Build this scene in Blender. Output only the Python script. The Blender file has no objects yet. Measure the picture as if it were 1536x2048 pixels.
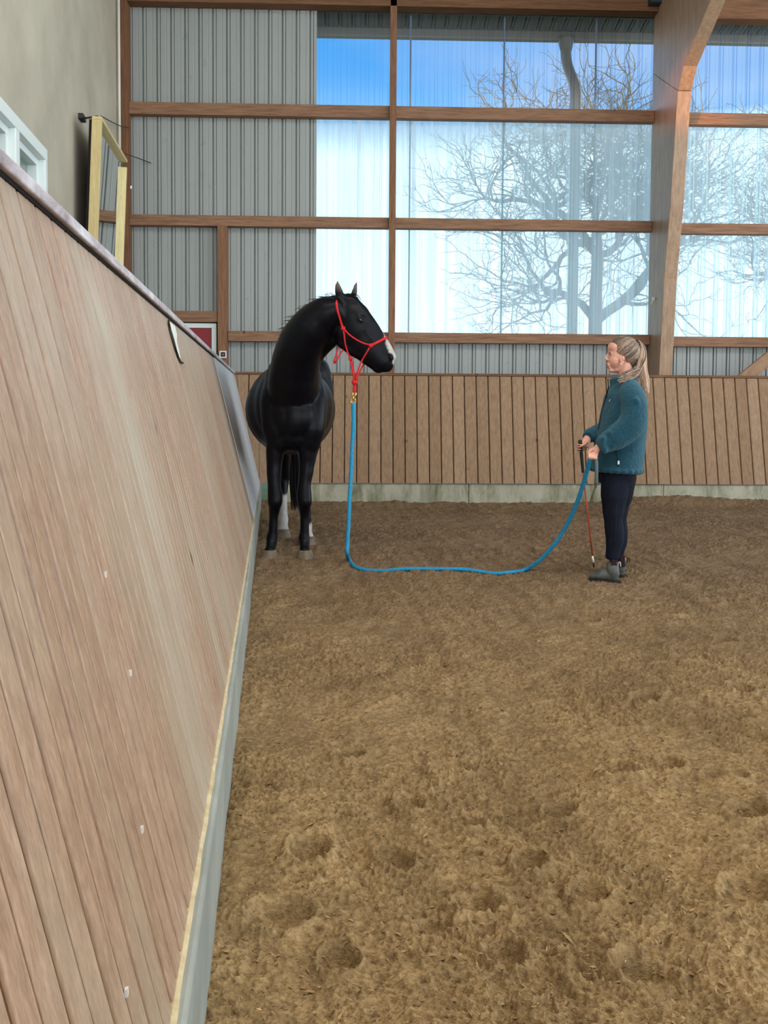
import bpy, bmesh, math, random
import numpy as np
from mathutils import Vector, Matrix, noise as mnoise

# ------------------------------------------------------------------ camera, sky, light, exposure
random.seed(7); rng = np.random.default_rng(11)
C = bpy.context.scene.collection
sc = bpy.context.scene
F = 1886.0                                   # focal length in pixels of the 1536x2048 frame
CAMP = Vector((0, 0, 1.18))
CY = 909.0                                    # row of the optical axis (the lens is shifted down a little)
_a, _p, _r = math.radians(1.8), math.atan(93/1886), -0.0065
FW = Vector((math.sin(_a)*math.cos(_p), math.cos(_a)*math.cos(_p), -math.sin(_p)))
_rt = Vector((math.cos(_a), -math.sin(_a), 0)); _up = _rt.cross(FW)
RT = _rt*math.cos(_r) - _up*math.sin(_r); UP = _up*math.cos(_r) + _rt*math.sin(_r)
cam = bpy.data.objects.new('camera', bpy.data.cameras.new('camera')); C.objects.link(cam)
cam.matrix_world = Matrix.Translation(CAMP) @ Matrix((RT, UP, -FW)).transposed().to_4x4()
cam.data.shift_y = -(1024-CY)/2048; cam.data.sensor_fit = 'AUTO'; cam.data.sensor_width = 36; cam.data.lens = F/2048*36
cam.data.clip_start = .02; cam.data.clip_end = 500
sc.camera = cam
sc.view_settings.view_transform = 'Standard'; sc.view_settings.look = 'None'
sc.view_settings.gamma = 1; sc.view_settings.use_curve_mapping = False
sc.view_settings.exposure = 0.0

world = bpy.data.worlds.new('sky'); sc.world = world; world.use_nodes = True
nt = world.node_tree; nt.nodes.clear()
def wn(t): return nt.nodes.new(t)
wo = wn('ShaderNodeOutputWorld'); bg = wn('ShaderNodeBackground'); tc = wn('ShaderNodeTexCoord')
sep = wn('ShaderNodeSeparateXYZ'); ramp = wn('ShaderNodeValToRGB'); nz = wn('ShaderNodeTexNoise'); mp = wn('ShaderNodeMapping')
mixc = wn('ShaderNodeMix'); mixc.data_type = 'RGBA'; cr = wn('ShaderNodeValToRGB')
nt.links.new(tc.outputs['Generated'], sep.inputs[0]); nt.links.new(sep.outputs['Z'], ramp.inputs[0])
e = ramp.color_ramp.elements
e[0].position = 0.0; e[0].color = (2.6, 2.9, 3.0, 1)
e[1].position = 0.9; e[1].color = (.12, .3, .75, 1)
for p_, c_ in ((.252, (2.5, 2.8, 2.9)), (.285, (.085, .46, 1.02)), (.42, (.07, .38, .95))):
    q = ramp.color_ramp.elements.new(p_); q.color = (*c_, 1)
mp.inputs['Scale'].default_value = (1.4, 1.4, 3.0); mp.inputs['Location'].default_value = (.3, .1, 0)
nt.links.new(tc.outputs['Generated'], mp.inputs[0]); nt.links.new(mp.outputs[0], nz.inputs['Vector'])
nz.inputs['Scale'].default_value = 1.6; nz.inputs['Detail'].default_value = 5
# cloud cover grows towards the east (right of the arena)
addx = wn('ShaderNodeMath'); addx.operation = 'MULTIPLY_ADD'; addx.inputs[1].default_value = 1.1
nt.links.new(sep.outputs['X'], addx.inputs[0]); nt.links.new(nz.outputs['Fac'], addx.inputs[2])
cr.color_ramp.elements[0].position = .60; cr.color_ramp.elements[1].position = .90
nt.links.new(addx.outputs[0], cr.inputs[0])
nt.links.new(ramp.outputs[0], mixc.inputs['A'])
mixc.inputs['B'].default_value = (.55, .72, 1.0, 1)
mk = wn('ShaderNodeMapRange'); mk.inputs[1].default_value = .27; mk.inputs[2].default_value = .30; nt.links.new(sep.outputs['Z'], mk.inputs[0])
ml = wn('ShaderNodeMath'); ml.operation = 'MULTIPLY'; nt.links.new(mk.outputs[0], ml.inputs[0]); nt.links.new(cr.outputs[0], ml.inputs[1]); nt.links.new(ml.outputs[0], mixc.inputs['Factor'])
nt.links.new(mixc.outputs['Result'], bg.inputs[0]); bg.inputs[1].default_value = 1.0
nt.links.new(bg.outputs[0], wo.inputs[0])

def area(name, loc, rot, sx, sy, power, col=(1, 1, 1)):
    l = bpy.data.lights.new(name, 'AREA'); l.shape = 'RECTANGLE'; l.size = sx; l.size_y = sy; l.energy = power; l.color = col
    o = bpy.data.objects.new(name, l); C.objects.link(o); o.location = loc; o.rotation_euler = rot
    return o
# unseen area lights added as daylight fill from above, behind and the right
area('ridge_fill', (4.5, 1.0, 8.6), (0, 0, 0), 14, 2.2, 880, (1, .96, .88))
area('rear_fill', (5.0, -9.0, 3.0), (math.radians(90), 0, 0), 12, 4.0, 150, (.92, .97, 1))
area('side_fill', (13.0, 5.0, 3.4), (math.radians(90), 0, math.radians(90)), 12, 3.0, 160, (.95, .98, 1))
# added warm spot lamp standing in for low sun on the frame's knee
sp = bpy.data.lights.new('knee_spot', 'SPOT'); sp.energy = 1100; sp.color = (1, .34, .03); sp.spot_size = math.radians(11); sp.spot_blend = .9; sp.shadow_soft_size = .05
spo = bpy.data.objects.new('knee_spot', sp); C.objects.link(spo); spo.location = (1.8, 6.5, 5.6)
spo.rotation_euler = (Vector((3.9, 11.2, 5.0)) - Vector((1.8, 6.5, 5.6))).to_track_quat('-Z', 'Y').to_euler()

# ------------------------------------------------------------------ geometry helpers
def ray(x, y): return FW + RT*((x-768)/F) + UP*((CY-y)/F)
def at(x, y, Y):
    d = ray(x, y); return CAMP + d*(Y/d.y)
def atX(x, y, X):
    d = ray(x, y); return CAMP + d*(X/d.x)
def atZ(x, y, Z=0.0):
    d = ray(x, y); return CAMP + d*((Z-CAMP.z)/d.z)
AZ = math.radians(-4.97)
UL = Vector((math.sin(AZ), math.cos(AZ), 0)); NL = Vector((math.cos(AZ), -math.sin(AZ), 0))
def LW(lx, ly, z): return NL*lx + UL*ly + Vector((0, 0, z))       # frame of the long left wall
def atL(x, y, lx):
    d = ray(x, y); return CAMP + d*((lx - CAMP.dot(NL))/d.dot(NL))
def sm(t): return t*t*(3-2*t)

def put(name, me, mat=None, parent=None, smooth=False):
    o = bpy.data.objects.new(name, me); C.objects.link(o)
    if mat:
        for m in (mat if isinstance(mat, (list, tuple)) else [mat]): me.materials.append(m)
    if smooth: me.polygons.foreach_set('use_smooth', [True]*len(me.polygons))
    if parent:
        me.transform(Matrix.Translation(-abs_loc(parent))); o.parent = parent
    return o
def abs_loc(o):
    v = Vector(o.location)
    while o.parent: o = o.parent; v += o.location
    return v
def recentre(o):                                    # origin of a top-level mesh to the foot of its geometry
    co = np.array([v.co for v in o.data.vertices]); c = Vector(((co[:, 0].min()+co[:, 0].max())/2, (co[:, 1].min()+co[:, 1].max())/2, co[:, 2].min()))
    o.data.transform(Matrix.Translation(-c)); o.location = c; return o
def tag(o, label=None, cat=None, group=None, kind=None):
    if label: o['label'] = label
    if cat: o['category'] = cat
    if group: o['group'] = group
    if kind: o['kind'] = kind
    return o
def empty(name, loc, label, cat, group=None):
    o = bpy.data.objects.new(name, None); C.objects.link(o); o.location = loc; o.empty_display_size = .1
    return tag(o, label, cat, group)

class MB:
    def __init__(s): s.v = []; s.f = []; s.t = []; s.tone = 1.0
    def add(s, vs, fs):
        n = len(s.v); s.v += [tuple(v) for v in vs]; s.t += [s.tone]*len(vs); s.f += [tuple(i+n for i in f) for f in fs]
    def hexa(s, p):      # 8 points: bottom ring 0-3, top ring 4-7
        s.add(p, [(3, 2, 1, 0), (4, 5, 6, 7), (0, 1, 5, 4), (1, 2, 6, 5), (2, 3, 7, 6), (3, 0, 4, 7)])
    def box(s, a, b, M=None):
        x0, y0, z0 = a; x1, y1, z1 = b
        p = [Vector(q) for q in ((x0, y0, z0), (x1, y0, z0), (x1, y1, z0), (x0, y1, z0), (x0, y0, z1), (x1, y0, z1), (x1, y1, z1), (x0, y1, z1))]
        if M: p = [M(*q) for q in p]
        s.hexa(p)
    def tube(s, pts, r, n=8, caps=True, flat=1.0, side=None):
        pts = [Vector(p) for p in pts]; rr = r if isinstance(r, (list, tuple)) else [r]*len(pts)
        t0 = (pts[1]-pts[0]).normalized()
        u = Vector(side) if side is not None else (Vector((0, 0, 1)) if abs(t0.z) < .9 else Vector((1, 0, 0)))
        vs = []
        for i, p in enumerate(pts):
            t = (pts[min(i+1, len(pts)-1)] - pts[max(i-1, 0)])
            if t.length < 1e-9: t = t0
            t = t.normalized(); u = (u - t*u.dot(t))
            if u.length < 1e-6: u = t.orthogonal()
            u = u.normalized(); w = t.cross(u)
            for k in range(n):
                a = 2*math.pi*k/n; vs.append(p + u*(math.cos(a)*rr[i]) + w*(math.sin(a)*rr[i]*flat))
        fs = [(i*n+k, i*n+(k+1) % n, (i+1)*n+(k+1) % n, (i+1)*n+k) for i in range(len(pts)-1) for k in range(n)]
        if caps: fs += [tuple(range(n-1, -1, -1)), tuple((len(pts)-1)*n+k for k in range(n))]
        s.add(vs, fs)
    def build(s, name, mat=None, parent=None, smooth=False, bevel=0):
        me = bpy.data.meshes.new(name); me.from_pydata(s.v, [], s.f); me.update()
        at_ = me.attributes.new('tone', 'FLOAT', 'POINT'); at_.data.foreach_set('value', np.array(s.t, dtype=np.float32))
        o = put(name, me, mat, parent, smooth)
        if bevel:
            m = o.modifiers.new('bevel', 'BEVEL'); m.width = bevel; m.segments = 2; m.limit_method = 'ANGLE'
        return o

def catmull(P, k=5):
    P = [Vector(p) for p in P]; out = []
    if len(P) < 3:
        return [P[0].lerp(P[-1], i/k) for i in range(k+1)]
    Q = [P[0]*2-P[1]] + P + [P[-1]*2-P[-2]]
    for i in range(1, len(Q)-2):
        a, b, c, d = Q[i-1:i+3]
        for j in range(k):
            t = j/k; out.append(.5*((2*b) + (c-a)*t + (2*a-5*b+4*c-d)*t*t + (3*b-a-3*c+d)*t**3))
    out.append(P[-1]); return out
def interp(vals, k=5):
    n = len(vals); out = []
    for i in range(n-1):
        for j in range(k): out.append(vals[i] + (vals[i+1]-vals[i])*sm(j/k))
    out.append(vals[-1]); return out

class Flesh:
    """volumes that are merged to one continuous skin by a voxel remesh"""
    def __init__(s): s.mb = MB()
    def ell(s, c, r, R=None, n=20):
        vs = []; m = n//2
        for i in range(1, m):
            th = math.pi*i/m
            for k in range(n):
                ph = 2*math.pi*k/n
                v = Vector((r[0]*math.sin(th)*math.cos(ph), r[1]*math.sin(th)*math.sin(ph), r[2]*math.cos(th)))
                vs.append(Vector(c) + (R @ v if R else v))
        top = len(vs); v = Vector((0, 0, r[2])); vs.append(Vector(c) + (R @ v if R else v)); vs.append(Vector(c) - (R @ v if R else v))
        fs = [(i*n+k, (i+1)*n+k, (i+1)*n+(k+1) % n, i*n+(k+1) % n) for i in range(m-2) for k in range(n)]
        fs += [(top, k, (k+1) % n) for k in range(n)] + [(top+1, (m-2)*n+(k+1) % n, (m-2)*n+k) for k in range(n)]
        s.mb.add(vs, fs)
    def chain(s, pts, side=(1, 0, 0), k=4, n=20, cap=1.0):
        """pts: (pos, a) or (pos, a, b): a along 'side', b across"""
        P = catmull([p[0] for p in pts], k); A = interp([p[1] for p in pts], k); B = interp([p[-1] for p in pts], k)
        side = Vector(side)
        t0 = (P[0]-P[1]).normalized(); t1 = (P[-1]-P[-2]).normalized()
        pre = []; post = []
        for th in (75, 50, 25):
            c_, s_ = math.cos(math.radians(th)), math.sin(math.radians(th))
            pre.append((P[0]+t0*(min(A[0], B[0])*s_*cap), A[0]*c_, B[0]*c_))
        for th in (25, 50, 75):
            c_, s_ = math.cos(math.radians(th)), math.sin(math.radians(th))
            post.append((P[-1]+t1*(min(A[-1], B[-1])*s_*cap), A[-1]*c_, B[-1]*c_))
        S = pre + list(zip(P, A, B)) + post
        vs = []; u = side
        for i, (p, a, b) in enumerate(S):
            t = (S[min(i+1, len(S)-1)][0]-S[max(i-1, 0)][0]).normalized()
            uu = side - t*side.dot(t)
            if uu.length < .15: uu = u - t*u.dot(t)
            u = uu.normalized(); w = t.cross(u)
            for q in range(n):
                an = 2*math.pi*q/n; vs.append(p + u*(a*math.cos(an)) + w*(b*math.sin(an)))
        fs = [(i*n+q, i*n+(q+1) % n, (i+1)*n+(q+1) % n, (i+1)*n+q) for i in range(len(S)-1) for q in range(n)]
        fs += [tuple(range(n-1, -1, -1)), tuple((len(S)-1)*n+q for q in range(n))]
        s.mb.add(vs, fs)
    def build(s, name, mat, parent, voxel, smooth=6, factor=.5):
        me = bpy.data.meshes.new(name); me.from_pydata(s.mb.v, [], s.mb.f); me.update()
        o = bpy.data.objects.new(name, me); C.objects.link(o)
        m = o.modifiers.new('r', 'REMESH'); m.mode = 'VOXEL'; m.voxel_size = voxel; m.adaptivity = 0
        m2 = o.modifiers.new('s', 'SMOOTH'); m2.iterations = smooth; m2.factor = factor
        dg = bpy.context.evaluated_depsgraph_get(); dg.update()
        ev = o.evaluated_get(dg); nm = bpy.data.meshes.new_from_object(ev)
        bpy.data.objects.remove(o); nm.name = name
        return put(name, nm, mat, parent, True)

# ------------------------------------------------------------------ material helpers
def srgb(r, g, b):
    f = lambda c: (c/255/12.92 if c/255 <= .04045 else ((c/255+.055)/1.055)**2.4)
    return (f(r), f(g), f(b), 1)
class Mat:
    def __init__(s, name, rough=.6, spec=.5, metal=0.0, col=(.5, .5, .5, 1)):
        s.m = bpy.data.materials.new(name); s.m.use_nodes = True; s.t = s.m.node_tree; s.N = s.t.nodes; s.L = s.t.links
        s.b = s.N['Principled BSDF']; s.out = s.N['Material Output']
        s.b.inputs['Roughness'].default_value = rough; s.b.inputs['Specular IOR Level'].default_value = spec; s.b.inputs['Metallic'].default_value = metal
        s.b.inputs['Base Color'].default_value = col
        s.tc = s.N.new('ShaderNodeTexCoord'); s.c = None
    def coord(s, scale=(1, 1, 1), rot=(0, 0, 0), out='Object'):
        n = s.N.new('ShaderNodeMapping'); n.inputs['Scale'].default_value = scale; n.inputs['Rotation'].default_value = rot
        s.L.new(s.tc.outputs[out], n.inputs[0]); return n.outputs[0]
    def noise(s, sc_, scale=(1, 1, 1), det=4, rough=.55, dist=0, rot=(0, 0, 0)):
        n = s.N.new('ShaderNodeTexNoise'); n.inputs['Scale'].default_value = sc_; n.inputs['Detail'].default_value = det
        n.inputs['Roughness'].default_value = rough; n.inputs['Distortion'].default_value = dist
        s.L.new(s.coord(scale, rot), n.inputs['Vector']); return n.outputs['Fac']
    def voro(s, sc_, scale=(1, 1, 1), feat='F1', rnd=1):
        n = s.N.new('ShaderNodeTexVoronoi'); n.inputs['Scale'].default_value = sc_; n.feature = feat; n.inputs['Randomness'].default_value = rnd
        s.L.new(s.coord(scale), n.inputs['Vector']); return n.outputs['Distance']
    def ramp(s, fac, *st):
        n = s.N.new('ShaderNodeValToRGB'); s.L.new(fac, n.inputs[0]); el = n.color_ramp.elements
        el[0].position = st[0][0]; el[0].color = st[0][1]; el[1].position = st[-1][0]; el[1].color = st[-1][1]
        for p_, c_ in st[1:-1]: q = el.new(p_); q.color = c_
        return n.outputs[0]
    def attr(s, name='tone'):
        n = s.N.new('ShaderNodeAttribute'); n.attribute_name = name; return n.outputs['Fac']
    def math(s, op, a, b):
        n = s.N.new('ShaderNodeMath'); n.operation = op
        for i, v in enumerate((a, b)):
            if isinstance(v, (int, float)): n.inputs[i].default_value = v
            else: s.L.new(v, n.inputs[i])
        return n.outputs[0]
    def mix(s, fac, a, b, mode='MIX'):
        n = s.N.new('ShaderNodeMix'); n.data_type = 'RGBA'; n.blend_type = mode
        for key, v in (('Factor', fac), ('A', a), ('B', b)):
            if isinstance(v, (int, float, tuple)): n.inputs[key].default_value = v
            else: s.L.new(v, n.inputs[key])
        return n.outputs['Result']
    def color(s, c): s.L.new(c, s.b.inputs['Base Color']); return s
    def bump(s, h, strength=.5, dist=.01):
        n = s.N.new('ShaderNodeBump'); n.inputs['Strength'].default_value = strength; n.inputs['Distance'].default_value = dist
        s.L.new(h, n.inputs['Height'])
        if s.c: s.L.new(s.c, n.inputs['Normal'])
        s.c = n.outputs[0]; s.L.new(s.c, s.b.inputs['Normal']); return s
    def roughmap(s, fac, lo, hi):
        n = s.N.new('ShaderNodeMapRange'); s.L.new(fac, n.inputs[0]); n.inputs[3].default_value = lo; n.inputs[4].default_value = hi
        s.L.new(n.outputs[0], s.b.inputs['Roughness']); return s

W4 = lambda v: (v, v, v, 1)
def wood(name, light, dark, grain=(14, 14, 1), rough=.6, spec=.3, knots=True, weather=None, bump=.25):
    m = Mat(name, rough, spec)
    g = m.noise(3.2, grain, 6, .6, .4)
    col = m.ramp(g, (.25, dark), (.7, light))
    fine = m.noise(16, grain, 3, .6)
    col = m.mix(.45 if weather else .25, col, m.ramp(fine, (.3, W4(.25)), (.7, W4(1))), 'MULTIPLY')
    if weather:
        col = m.mix(m.ramp(m.noise(1.1, (grain[0]*.14, grain[1]*.14, grain[2]*.5), 4, .6), (.42, W4(0)), (.72, W4(.75))), col, weather)
    if knots:
        v = m.voro(2.6, (1, 1, .8)); kd = m.ramp(v, (.02, W4(.9)), (.065, W4(0)))
        col = m.mix(kd, col, (dark[0]*.25, dark[1]*.22, dark[2]*.2, 1))
    t = m.attr(); mul = m.N.new('ShaderNodeCombineColor')
    for i, ex in enumerate((.85, 1.1, 1.45)): m.L.new(m.math('POWER', t, ex), mul.inputs[i])
    col = m.mix(1.0, col, mul.outputs[0], 'MULTIPLY')
    m.color(col); m.bump(g, bump, .004); return m.m

M = {}
M['kick_back'] = wood('kickboard_brown', srgb(176, 143, 112), srgb(138, 108, 82), rough=.65)
M['kick_left'] = wood('kickboard_weathered', srgb(200, 168, 143), srgb(160, 127, 104), rough=.42, spec=.45, weather=srgb(178, 170, 150), knots=True)
M['beam_x'] = wood('girt_wood', srgb(168, 128, 100), srgb(118, 84, 64), grain=(1, 14, 14), rough=.7)
M['beam_z'] = wood('post_wood', srgb(160, 116, 86), srgb(110, 76, 56), rough=.7)
M['beam_y'] = wood('glulam_wood', srgb(186, 152, 122), srgb(142, 110, 84), grain=(10, 10, 1), rough=.45, spec=.5, knots=False)
M['pine'] = wood('pale_pine', srgb(232, 214, 160), srgb(212, 188, 132), rough=.5, knots=False)
M['brace'] = wood('brace_wood', srgb(178, 142, 108), srgb(138, 104, 78), grain=(3, 10, 3), rough=.6)

def conc(name, c1, c2, moss=0.0, scale=3):
    m = Mat(name, .85, .2)
    col = m.ramp(m.noise(scale, (1, 1, 1), 6, .6), (.3, c1), (.7, c2))
    if moss:
        ms = m.noise(2.2, (1.6, 1, .5), 6, .7, .5)
        col = m.mix(m.ramp(ms, (.47, W4(0)), (.66, W4(moss))), col, srgb(88, 98, 62))
        st = m.noise(9, (3, 3, .4), 4, .6); col = m.mix(m.ramp(st, (.55, W4(0)), (.75, W4(.35))), col, srgb(205, 200, 170))
    m.color(col); m.bump(m.noise(30, (1, 1, 1), 5, .6), .4, .006); return m.m
M['conc_back'] = conc('mossy_concrete', srgb(156, 152, 134), srgb(188, 182, 162), .8)
M['conc_left'] = conc('grey_concrete', srgb(132, 136, 128), srgb(162, 164, 154))
M['plaster'] = conc('plaster', srgb(168, 160, 144), srgb(194, 186, 168), 0, 1.3)
M['sandline'] = conc('caked_sand', srgb(176, 156, 118), srgb(206, 190, 152), 0, 24)

def metal_sheet():
    m = Mat('profiled_sheet', .5, .4)
    st = m.noise(2.0, (3, 3, .25), 4, .6); sc2 = m.noise(5, (1, 1, 1), 5, .7, 1.2)
    col = m.mix(m.ramp(st, (.3, W4(.25)), (.75, W4(0))), srgb(166, 170, 168), srgb(122, 127, 125))
    col = m.mix(m.ramp(sc2, (.62, W4(0)), (.72, W4(.35))), col, srgb(110, 112, 108))
    m.color(col); return m.m
M['sheet'] = metal_sheet()
M['soffit'] = Mat('soffit_sheet', .6, .3, col=srgb(98, 94, 88)).m
M['gutter'] = Mat('gutter_metal', .5, .4, col=srgb(140, 130, 118)).m
M['pipe'] = Mat('downpipe_plastic', .45, .4, col=srgb(120, 116, 108)).m
M['white_paint'] = Mat('white_window_paint', .4, .5, col=srgb(226, 234, 232)).m
M['dark'] = Mat('dark_gap', .8, .1, col=srgb(38, 34, 34)).m
M['black_plastic'] = Mat('black_grip_rubber', .5, .4, col=srgb(18, 16, 18)).m
M['white_plastic'] = Mat('white_plastic', .4, .5, col=srgb(228, 226, 218)).m
M['red_panel'] = Mat('dark_red_paint', .5, .4, col=srgb(140, 40, 48)).m
M['wire'] = Mat('thin_cable', .6, .3, col=srgb(52, 54, 54)).m
M['chrome'] = Mat('mirror_silver', .02, .5, 1.0, col=(.86, .9, .9, 1)).m
M['brass'] = Mat('brass_snap', .25, .5, 1.0, col=srgb(232, 190, 110)).m
M['roof'] = Mat('roof_panels', .7, .2, col=srgb(150, 140, 125)).m

def pane_mat(name, tint, haze, streak, hazecol=(.88, .98, 1, 1)):
    m = Mat(name); N, L = m.N, m.L; N.remove(m.b)
    tr = N.new('ShaderNodeBsdfTransparent'); tl = N.new('ShaderNodeBsdfTranslucent'); gl = N.new('ShaderNodeBsdfGlossy'); gl.inputs['Roughness'].default_value = .15
    tl.inputs[0].default_value = hazecol
    st = m.noise(2.0, (9, 9, .10), 5, .65, 0)
    lw = N.new('ShaderNodeLayerWeight'); lw.inputs[0].default_value = .35
    tc_ = m.mix(m.ramp(lw.outputs['Facing'], (.10, W4(0)), (.42, W4(.8))), tint, (tint[0]*.58, tint[1]*.70, tint[2]*.84, 1))
    L.new(tc_, tr.inputs[0])
    fac = m.ramp(st, (.3, W4(haze)), (.75, W4(min(1, haze+streak))))
    mx = N.new('ShaderNodeMixShader'); L.new(fac, mx.inputs[0]); L.new(tr.outputs[0], mx.inputs[1]); L.new(tl.outputs[0], mx.inputs[2])
    m2 = N.new('ShaderNodeMixShader'); m2.inputs[0].default_value = .03; L.new(mx.outputs[0], m2.inputs[1]); L.new(gl.outputs[0], m2.inputs[2])
    L.new(m2.outputs[0], m.out.inputs[0]); return m.m
M['pane_clear'] = pane_mat('clear_ribbed_pane', (.93, .96, .99, 1), .03, .05)
M['pane_hazy'] = pane_mat('weathered_ribbed_pane', (.82, .97, 1, 1), .55, .38)
def win_glass():
    m = Mat('window_glass', .05, .5, col=srgb(126, 140, 132)); m.b.inputs['Coat Weight'].default_value = .3; return m.m
M['glass'] = win_glass()

# ------------------------------------------------------------------ THE SETTING
Y0 = 11.43       # face of the concrete curb at the far side
YK = 11.40       # foot of the far kickboard
YW = 12.40       # sheet wall
HK = .27; TK = 1.58; SL = .244
XR = 9.0; YB = -10.0
# --- sand floor
def perlin(x, y, seed):
    r = np.random.default_rng(seed); P = r.permutation(512); A = r.random(512)*2*np.pi; G = np.stack([np.cos(A), np.sin(A)], 1)
    xi = np.floor(x).astype(int); yi = np.floor(y).astype(int); xf = x-xi; yf = y-yi
    u = xf*xf*xf*(xf*(xf*6-15)+10); v = yf*yf*yf*(yf*(yf*6-15)+10)
    def g(ix, iy, dx, dy):
        h = P[(P[ix & 511] + iy) & 511]; return G[h, 0]*dx + G[h, 1]*dy
    a = g(xi, yi, xf, yf); b = g(xi+1, yi, xf-1, yf); c = g(xi, yi+1, xf, yf-1); d = g(xi+1, yi+1, xf-1, yf-1)
    return ((a+(b-a)*u) + ((c+(d-c)*u)-(a+(b-a)*u))*v)*1.4
def sandh(X, Y):
    wx = perlin(X*3, Y*3, 1)*.12; wy = perlin(X*3, Y*3, 2)*.12
    h = perlin(X*.9, Y*.9, 3)*.026 + np.clip((3.4-Y)/1.6, 0, 1)*perlin(X*2.1, Y*2.1, 21)*.030 + perlin((X+wx)*3.1, (Y+wy)*3.1, 4)*.018
    h += perlin((X+wx)*8, (Y+wy)*8, 5)*.015
    rough_ = np.clip(.85 + perlin(X*1.3, Y*1.3, 14)*.7, .35, 1.5)
    r1 = 1-np.abs(perlin((X+wx)*17, (Y+wy)*21, 6))*2; r2 = 1-np.abs(perlin((X+wx)*38, (Y+wy)*52, 7))*2
    h += (r1*.0120 + r2*.0105)*rough_
    lxx = X*NL.x + Y*NL.y; h += .0035*np.sin(lxx*52+perlin(X*2, Y*.5, 17)*3)*np.clip(perlin(X*.6, Y*.35, 18)*3+.6, 0, 1)
    h += perlin(X*85, Y*110, 8)*.0070*rough_ + perlin(X*170, Y*210, 9)*.0022
    # footprints and scuffs
    for fx, fy, fr, fd, ang in FOOT:
        dx = (X-fx)*math.cos(ang)+(Y-fy)*math.sin(ang); dy = -(X-fx)*math.sin(ang)+(Y-fy)*math.cos(ang)
        d = np.sqrt((dx/1.0)**2 + (dy/.8)**2)/fr
        m = d < 2.2
        if not m.any(): continue
        h = np.where(d < 2.2, h*(1-.88*np.exp(-(d/1.0)**4)) - fd*np.exp(-(d/.9)**4) + fd*.55*np.exp(-((d-1.25)/.28)**2), h)
    # harrow lines and one drag track
    tr_ = TRACK
    lx = np.interp(Y, tr_[::-1, 1], tr_[::-1, 0]); dd = np.abs(X-lx)
    inside = (Y > tr_[-1, 1]) & (Y < tr_[0, 1])
    h += np.where(inside, -.008*np.exp(-(dd/.018)**2) + .002*np.exp(-((dd-.09)/.04)**2), 0)
    # banked sand along the far curb and right side of the curb
    h += np.exp(-((Y-Y0)/.22)**2)*(.03 + .10*np.clip((X-2.6)/1.2, 0, 1)*np.exp(-((X-3.9)/1.3)**2) + .02*perlin(X*2, Y*2, 12))
    return h
FOOT = []
for px, py, r_ in [(700, 1515, .055), (905, 1535, .07), (790, 1725, .055), (955, 1815, .05), (820, 1612, .05), (1180, 1800, .055), (1240, 1555, .06), (1340, 1535, .05),
                   (1475, 1450, .06), (1480, 1392, .06), (1120, 1630, .045), (560, 1840, .07), (1060, 1740, .05), (1450, 1292, .06), (1370, 1330, .06), (1500, 1800, .07), (680, 1930, .05),
                   (1290, 1960, .06), (1010, 1925, .05), (620, 1720, .06), (930, 1660, .05), (1500, 1640, .06), (1330, 1235, .07), (1180, 1245, .06), (1420, 1210, .07), (1090, 1100, .07), (1290, 1410, .06)]:
    p = atZ(px, py); FOOT.append((p.x, p.y, r_*1.0, .036, random.uniform(0, 3)))
for _ in range(60):
    Y = random.uniform(2, 11); X = random.uniform(0.1, .75*Y+1); FOOT.append((X, Y, random.uniform(.04, .07), random.uniform(.005, .013), random.uniform(0, 3)))
for px, py in ((540, 1108), (610, 1108), (568, 1070), (617, 1090)):
    pass
TRACK = np.array([list(atZ(x, y))[:2] for x, y in ((768, 1150), (800, 1190), (838, 1235), (880, 1310), (930, 1420), (985, 1520))])
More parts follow.
